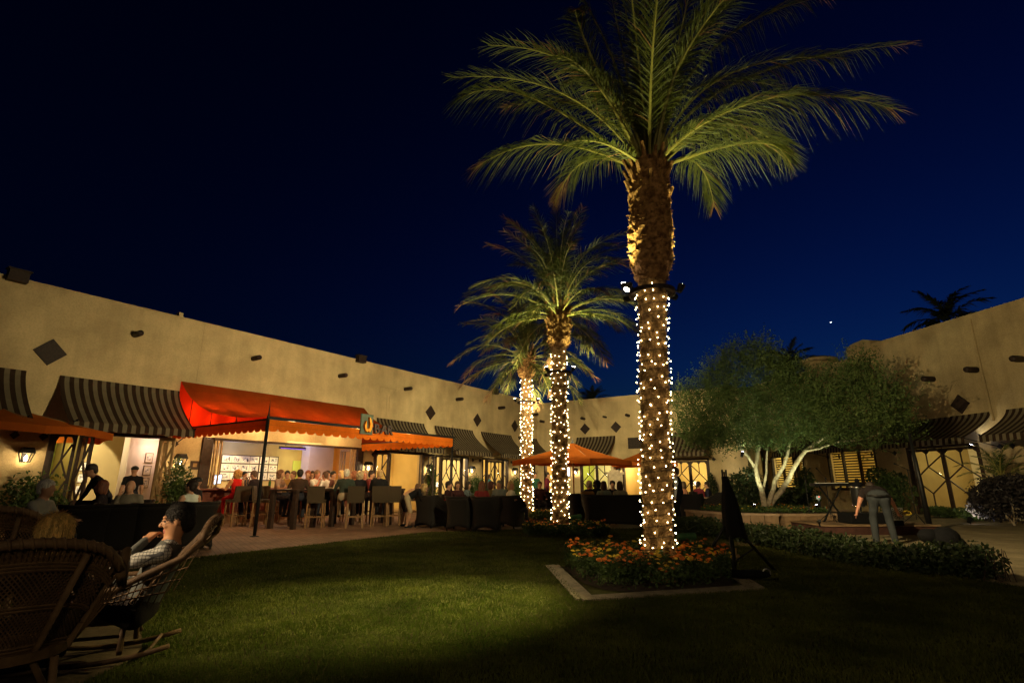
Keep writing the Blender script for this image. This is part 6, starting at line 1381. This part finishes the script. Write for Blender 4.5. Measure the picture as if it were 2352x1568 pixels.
person('dark-haired woman in a grey-blue top smiling to the right in the lounge', 1075, 1122, 17.9, 110, seat=.42, style='bob', hair=(.03, .02, .012), top=(.12, .15, .16), fem=True, group=CGp)
person('woman with long auburn hair and a red top, back to the lawn', 1107, 1124, 16.9, 5, seat=.42, style='long', hair=(.16, .06, .03), top=(.20, .03, .03), fem=True, group=CGp)
person('woman with dark red hair beside the grey-haired man', 1129, 1122, 18.0, 100, seat=.42, style='bob', hair=(.08, .025, .018), top=(.20, .14, .06), fem=True, group=CGp)
person('grey-haired man in a blue-grey sweater, forearms on the table', 1146, 1114, 17.8, -160, seat=.46, lean=10, hair=(.20, .17, .12), top=(.19, .22, .20), rh=(.10, .42, .80), lh=(-.06, .42, .80), fat=1.1, group=CGp)
person('smiling blonde woman in a white blouse with her arm over the chair back', 1174, 1129, 16.1, 60, seat=.42, lean=4, side=-8, style='bob', hair=(.40, .25, .09), top=(.62, .60, .46), fem=True, hy=95, rh=(.42, -.10, .78), skin=(.45, .2, .12), group=CGp)
person('guest in dark clothes with a red bag at the left end of the lounge', 1031, 1127, 17.3, 100, seat=.42, hair=(.02, .012, .01), top=(.03, .012, .012), group=CGp)
b = MB(); p = at(1024, 1163, 16.9); b.ell(p, .16, .10, .12, 10); b.tube([p+Vector((-.1, 0, .08)), p+Vector((0, 0, .24)), p+Vector((.1, 0, .08))], .01, 5); tag(b.build('handbag', M.setdefault('redbag', mat('bright_red_leather', (.55, .015, .02), .4, .1)), None, True), 'bright red handbag beside the lounge chairs', 'bag')
for (x_, y_, Y_, az_, lb, kw) in (
    (660, 1090, 17.9, 150, 'dark-haired guest in an ochre shirt behind the wine glass', dict(hair=(.03, .02, .01), top=(.30, .16, .04))),
    (673, 1091, 18.4, -150, 'guest in a blue shirt in front of the yellow-green alcove', dict(hair=(.12, .06, .03), top=(.04, .08, .30))),
    (717, 1094, 18.6, 160, 'dark-haired woman in a rust top behind the white polo', dict(hair=(.03, .015, .01), top=(.30, .08, .03), fem=True, style='bob')),
    (766, 1092, 18.7, 120, 'guest with cropped dark hair in a tan shirt at the middle table', dict(hair=(.02, .015, .01), top=(.34, .22, .12))),
    (812, 1094, 18.2, -120, 'woman with auburn hair in an orange top between white and grey heads', dict(hair=(.20, .07, .03), top=(.45, .16, .04), fem=True, style='bob')),
    (854, 1092, 18.0, 100, 'dark-haired guest in maroon beside the blond man in the jacket', dict(hair=(.02, .012, .01), top=(.14, .03, .03)))):
    person(lb, x_, y_, Y_, az_, seat=.76, group=BG, rh=(.12, .36, 1.12), **kw)
    st_ = at(x_, 1108, Y_); stool(st_.x, st_.y, az_, 'bar stool under the guest in '+{660: 'ochre', 673: 'blue by the yellow-green alcove', 717: 'rust red', 766: 'tan at the middle table', 812: 'orange', 854: 'maroon'}[x_]+', far side')
q = FL.pt(24.55, -.9, 0); person('person in a blue shirt standing inside the second glazed doors', 1124, 1098, q.y, 60, seat=None, top=(.05, .22, .38), hair=(.12, .05, .03), sleeve='short', bot=(.05, .12, .2), group='people by the doors')
person('waiter in dark green standing between the two rear palms', 1229, 1097, 24.5, 160, seat=None, top=(.02, .07, .04), hair=(.02, .015, .01), group='people by the doors')
person('man in a dark suit sitting between the two rear palms', 1240, 1114, 21.3, 170, seat=.42, top=(.05, .02, .02), hair=(.12, .08, .05), group='people by the doors')
person('person in dark red standing behind the middle palm trunk', 1258, 1098, 24.0, 100, seat=None, top=(.12, .02, .03), hair=(.02, .015, .01), group='people by the doors', fem=True)
person('grey-haired man in navy at the left end of the sofa group', 1355, 1118, 17.9, 60, seat=.44, hair=(.28, .22, .15), top=(.02, .018, .035), fat=1.2, group=SG)
person('large dark-haired figure in black behind the sofa group', 1371, 1113, 17.5, 10, seat=.46, style='curly', hair=(.012, .01, .01), top=(.012, .011, .014), fat=1.15, group=SG)
person('brown-haired woman in a grey-green top on the sofa, back turned', 1387, 1124, 16.75, 10, seat=.42, style='bob', hair=(.06, .03, .02), top=(.16, .19, .15), fem=True, fat=1.1, group=SG)
person('dark-haired man in black facing the sofa from the far side', 1407, 1115, 18.0, -170, seat=.44, hair=(.015, .012, .01), top=(.014, .012, .014), group=SG)
person('brown-haired woman in a mottled beige blouse on the right of the sofa', 1424, 1120, 16.8, 6, seat=.42, style='bob', hair=(.07, .04, .02), top=(.30, .26, .17), fem=True, fat=1.1, group=SG)
person('waiter in a black vest over a white shirt right of the near palm trunk', 1551, 1084, 17.2, -60, seat=None, top=(.50, .52, .52), vest=(.008, .008, .01), hair=(.03, .02, .012), bot=(.01, .01, .012), group='people near the planter', fat=1.1)
person('short-haired guest in dark red seated before the rear glazed doors', 1605, 1113, 22.0, 60, seat=.42, top=(.14, .02, .03), hair=(.02, .012, .01), group='people near the planter')
person('guest in navy seated at the right before the rear glazed doors', 1623, 1114, 21.8, -70, seat=.42, top=(.02, .02, .04), hair=(.03, .02, .012), group='people near the planter')
person('guest in a tan top seated just right of the near palm trunk', 1571, 1114, 21.5, 80, seat=.42, top=(.30, .14, .08), hair=(.08, .05, .03), group='people near the planter', fem=True, style='bob')
bx_, _ = person('man in a black shirt and grey-blue jeans bending over away from the lawn', 2012, 1108, 11.9, 22, seat=None, lean=72, hp=30, top=(.020, .015, .015), bot=(.034, .038, .042), sleeve='short', fat=1.38, head_at=False, rh=(.40, .42, .60), lh=(-.40, .30, .60), rf=(.17, 0, .07), lf=(-.17, 0, .07), hair=(.03, .02, .015), skin=(.50, .23, .15), group='people near the planter')
b = MB(); b.lathe((0, -.0, .965), [(.222, 0), (.222, .035)], 20, 0, 1.02, .80); b.build('belt', 'blackmetal', bx_)

# ------------------------------------------------------------------ covered stand, stage and its equipment
p = G(1686, 1313); root = empty('covered_stand', 'black fabric cover drooping over a four-legged stand on the lawn', 'stand', (p.x, p.y, .01))
b = MB(); n = 22; prof = [(.045, 1.33), (.055, 1.24), (.075, 1.14), (.100, 1.02), (.122, .84), (.138, .64), (.155, .46)]
V = []
for k, (r, z) in enumerate(prof):
    for j in range(n): a = 6.283*j/n; q = r*(1+.13*math.sin(a*5+k*.3)*min(1, k/3)); V.append((q*math.cos(a)+.075*k/6., q*math.sin(a), z+.02*math.sin(a*3)*(k == 6)))
b.add(V, [(k*n+j, k*n+(j+1) % n, (k+1)*n+(j+1) % n, (k+1)*n+j) for k in range(6) for j in range(n)]); b.add(V[:n], [tuple(range(n))]); b.build('cover', 'black', root, True)
for dx in (-.03, 0, .03): t = MB(); t.tube([(dx, 0, 1.3), (dx, 0, 1.40+abs(dx))], .013, 6); t.build('tube_end', 'blackmetal', root)
t = MB(); t.tube([(0, 0, 0), (0, 0, .9)], .020, 10); t.build('centre_pole', 'blackmetal', root, True); t = MB(); t.tube([(.035, 0, 0.02), (.035, 0, .9)], .010, 8); t.build('centre_pole', 'chrome', root, True)
for (fx, fy) in ((-.42, .28), (.62, .05), (-.12, -.30), (.25, .55)):
    t = MB(); t.tube([(fx*.12, fy*.12, .62), (fx, fy, .0)], .024, 8); t.build('leg', 'blackmetal', root, True); t = MB(); t.tube([(fx*.55, fy*.55, .31), (0, 0, .12)], .012, 6); t.build('brace', 'blackmetal', root)
p = G(1728, 1330); root = empty('equipment_bag', 'black equipment bag with coiled cable lying beside the covered stand', 'bag', (p.x, p.y, .01)); b = MB(); b.ell((0, 0, .055), .26, .13, .06, 14); b.ell((-.2, .08, .05), .13, .10, .055, 12); o = b.build('bag_body', 'black', root, True)
b = MB(); b.tube([(.18+.05*math.cos(a), -.05, .08+.05*math.sin(a)) for a in np.linspace(0, 6.283, 14)], .010, 6, cap=False); b.build('ring', 'silver', root, True); b = MB(); b.tube([(-.3, 0, .02), (-.24, -.12, .03), (-.1, -.17, .02), (.1, -.2, .02), (.3, -.12, .02)], .009, 6); b.build('cable', 'black', root)
b = MB(); p = G(1692, 1296); b.tube([p+Vector((-.05, 0, .10)), p+Vector((.06, .02, .13))], .028, 8); b.tube([p+Vector((.0, 0, .10)), p+Vector((.02, .02, .24))], .015, 6); tag(b.build('clamp', 'tanwood', None, True), 'small yellowish clamp hanging between the legs of the covered stand', 'clamp')
# low stage
xa, xb = at(1880, 1108, 13.9).x, at(2136, 1108, 13.9).x
root = empty('low_stage', 'low platform with a reddish stone face right of the planter', 'stage', (xa, 13.9, 0)); b = MB(); b.bx(0, xb-xa, 0, 2.8, .0, .20); b.build('platform', 'darkbrick', root); b = MB(); b.bx(-.04, xb-xa+.04, -.04, 2.84, .202, .235); b.build('deck', 'stone', root)
xc = at(1940, 1108, 14.2).x; b = MB(); b.bx(xc, xc+1.15, 14.15, 14.75, .24, .50); o = b.build('equipment_case', 'black'); o.modifiers.new('b', 'BEVEL').width = .015; tag(o, 'long low black case standing on the stage', 'case')
p = at(1967, 1108, 14.6); root = empty('drum_on_stand', 'black drum with chrome rims on a chrome stand beside the bending man', 'drum', (p.x, 14.6, .236))
b = MB(); b.lathe((0, 0, .42), [(.17, 0), (.17, .48)], 20); b.build('shell', 'blackmetal', root, True)
for z, nm in ((.90, 'rim'), (.42, 'rim')): b = MB(); b.lathe((0, 0, z-.018), [(.185, 0), (.19, .018), (.185, .036)], 20); b.build(nm, 'chrome', root, True)
b = MB(); b.tube([(0, 0, 0), (0, 0, .42)], .03, 8); b.build('post', 'chrome', root, True); b = MB(); b.ell((0, 0, .97), .16, .15, .07, 12); b.ell((.02, 0, 1.06), .06, .06, .08, 8); b.build('cover', 'black', root, True)
for a in (0, 2.1, 4.2): b = MB(); b.tube([(0, 0, .22), (.24*math.cos(a), .24*math.sin(a), .0)], .012, 6); b.build('leg', 'chrome', root)
p = at(2056, 1174, 13.7); root = empty('perforated_case', 'silver case with round holes standing behind the bending man', 'case', (p.x, p.y, .236)); b = MB(); b.bx(-.16, .16, -.05, .05, 0.12, .42); b.build('body', 'silver', root)
b = MB()
for i in range(7):
    for j in range(5): b.lathe((-.13+i*.043, 0, .165+j*.05+(.02 if i % 2 else 0)), [(.001, 0), (.001, .0)], 3); q = Vector((-.13+i*.043, -.052, .165+j*.05+(.02 if i % 2 else 0))); b.tube([q, q+Vector((0, -.002, 0))], .014, 8)
b.build('hole_pattern', 'black', root); b = MB(); b.bx(-.14, .14, -.04, .04, 0, .118); b.build('foot', 'black', root)
def micstand(px, Y, h, label, boom=(.3, .1, .25)):
    x = at(px, 1108, Y).x; root = empty('microphone_stand', label, 'microphone stand', (x, Y, .236), 0, 'stands on the stage'); b = MB(); b.tube([(0, 0, .1), (0, 0, h)], .011, 8); b.build('pole', 'blackmetal', root)
    for a in (.4, 2.5, 4.6): b = MB(); b.tube([(0, 0, .26), (.3*math.cos(a), .3*math.sin(a), .01)], .009, 6); b.build('leg', 'blackmetal', root)
    b = MB(); b.tube([(-boom[0]*.3, -boom[1]*.3, h-boom[2]*.3), (boom[0], boom[1], h+boom[2])], .008, 6); b.build('boom', 'blackmetal', root); b = MB(); q = Vector((boom[0], boom[1], h+boom[2])); b.tube([q, q+Vector((boom[0]*.3, 0, .03))], [.014, .022], 8); b.build('microphone', 'blackmetal', root, True)
micstand(2090, 14.3, 1.35, 'tall thin black stand right of the bending man', (-.25, 0, .12)); micstand(1897, 14.8, 1.15, 'thin stand left of the keyboard rack', (-.12, .1, .22)); micstand(1850, 16.0, 1.2, 'thin slanting stand between planter and stage', (.2, .1, .2))
x = at(1905, 1108, 14.9).x; root = empty('keyboard_rack', 'keyboard on a crossed-leg rack under the louvred window', 'keyboard', (x, 14.9, .236)); b = MB(); b.bx(-.48, .48, -.14, .14, .92, 1.0); b.build('keyboard', 'blackmetal', root); b = MB(); b.bx(-.44, .44, -.13, -.04, 1.002, 1.012); b.build('keys', 'white', root)
for s in (-1, 1): b = MB(); b.bar((-.3*s, 0, 0), (.3*s, 0, .92), .018); b.build('crossed_leg', 'blackmetal', root)
b = MB(); p = at(1880, 1142, 17.6); b.box(p, (.06, 0, 0), (0, .03, 0), (0, 0, .05), 0); b.box(p+Vector((0, -.032, .02)), (.02, 0, 0), (0, .001, 0), (0, 0, .008), 1); b.bar(p+Vector((0, 0, -.9)), p, .02, mi=0); tag(b.build('control_box', ['blackmetal', 'redled']), 'small dark box on a post with a red indicator light', 'control box')
p = at(2083, 1177, 13.6); b = MB(); b.tube([p+Vector((.10*math.cos(a), .03*math.sin(a*2), .05*math.sin(a))) for a in np.linspace(0, 12.5, 36)], .009, 5, cap=False); tag(b.build('cable_coil', M.setdefault('yellowcable', mat('yellow_cable', (.55, .38, .03), .5, .1)), None, True), 'coil of yellow cable at the right end of the stage', 'cable')
p = G(2137, 1217); root = empty('black_post', 'thick black leaning post between the stage and the right glazed doors', 'post', (p.x, p.y, 0)); b = MB(); b.tube([(0, 0, 0), (-.02, .0, 1.2), (-.06, .02, 2.62)], [.075, .06, .035], 12); b.build('shaft', 'blackmetal', root, True); b = MB(); b.lathe((0, 0, 0), [(.2, 0), (.2, .05), (.08, .08)], 16); b.build('base', 'blackmetal', root)
p = G(2178, 1264); root = empty('draped_cover', 'black cloth cover heaped on the pavement behind the hedge', 'cover', (p.x, p.y, 0)); b = MB(); b.ell((0, 0, .20), .26, .22, .24, 14); b.ell((-.24, .1, .26), .20, .16, .14, 12); b.ell((.12, -.02, .12), .20, .2, .16, 12); b.build('cloth', 'black', root, True)
# carved pillar, rear wall screen, indoor lamps
p = at(1412, 1090, 25.0); root = empty('stone_pillar', 'pale carved stone pillar with a square cap among the sofa guests', 'pillar', (p.x, 25.0, 0)); b = MB(); b.bx(-.32, .32, -.25, .25, 0, 1.05); b.build('pedestal', 'statue', root)
b = MB(); b.bx(-.30, .30, -.22, .22, 1.05, 1.62); [b.bx(-.31, .31, -.23, .23, 1.12+i*.1, 1.15+i*.1) for i in range(5)]; b.build('shaft', 'statue', root); b = MB(); b.bx(-.38, .38, -.28, .28, 1.62, 1.72); b.bx(-.2, .2, -.16, .16, 1.72, 1.80); b.lathe((-.05, 0, 1.80), [(.09, 0), (.13, .12), (.09, .25), (.03, .32)], 12); b.build('cap', 'statue', root)
v, z = FB.hit(1303.5, 1083, .06); b = MB(); b.fbox(FB, v-.16, v+.16, .0, .05, z-.26, z+.26, 0); b.fbox(FB, v-.14, v+.14, .05, .053, z-.24, z+.24, 1); tag(b.build('wall_display', ['blackmetal', 'screen']), 'small glowing bluish display on the rear wall left of the umbrella pole', 'screen')
def lamp_in(F, u, w_, z, label, shade=.16):
    root = empty('table_lamp', label, 'lamp', F.pt(u, w_, z), 0, 'lamps glowing indoors'); b = MB(); b.lathe((0, 0, 0), [(.08, 0), (.02, .03), (.03, .15), (.015, .3)], 10); b.build('stem', 'darkwood', root, True); b = MB(); b.lathe((0, 0, .30), [(shade, 0), (shade*.65, .22)], 16); b.build('lamp_shade', 'lampshade', root, True)
    b = MB(); b.bx(-.3, .3, -.2, .2, -.05, 0); b.bx(-.03, .03, -.03, .03, -z+.02, -.05); b.build('side_table', 'darkwood', root)
lamp_in(FL, 21.75, -1.7, .75, 'white-shaded lamp inside the first glazed doors', .26); lamp_in(FL, 25.4, -1.8, .8, 'lamp inside the second glazed doors'); lamp_in(FB, 8.3, -2.2, .8, 'lamp inside the rear glazed doors left of the pilaster'); lamp_in(FB, 13.0, -2.2, .8, 'lamp behind the umbrella pole inside the rear doors'); lamp_in(FR, kd0+.7, -2.6, .8, 'lamp inside the right glazed doors', .2)
b = MB()
for i in range(2): b.fbox(FB, 10.9, 11.6, -2.98, -2.2+i*0, .4+i*.45, .5+i*.45, 0)
tag(b.build('sideboard', 'redwood'), 'dark sideboard inside the open rear doorway', 'furniture')
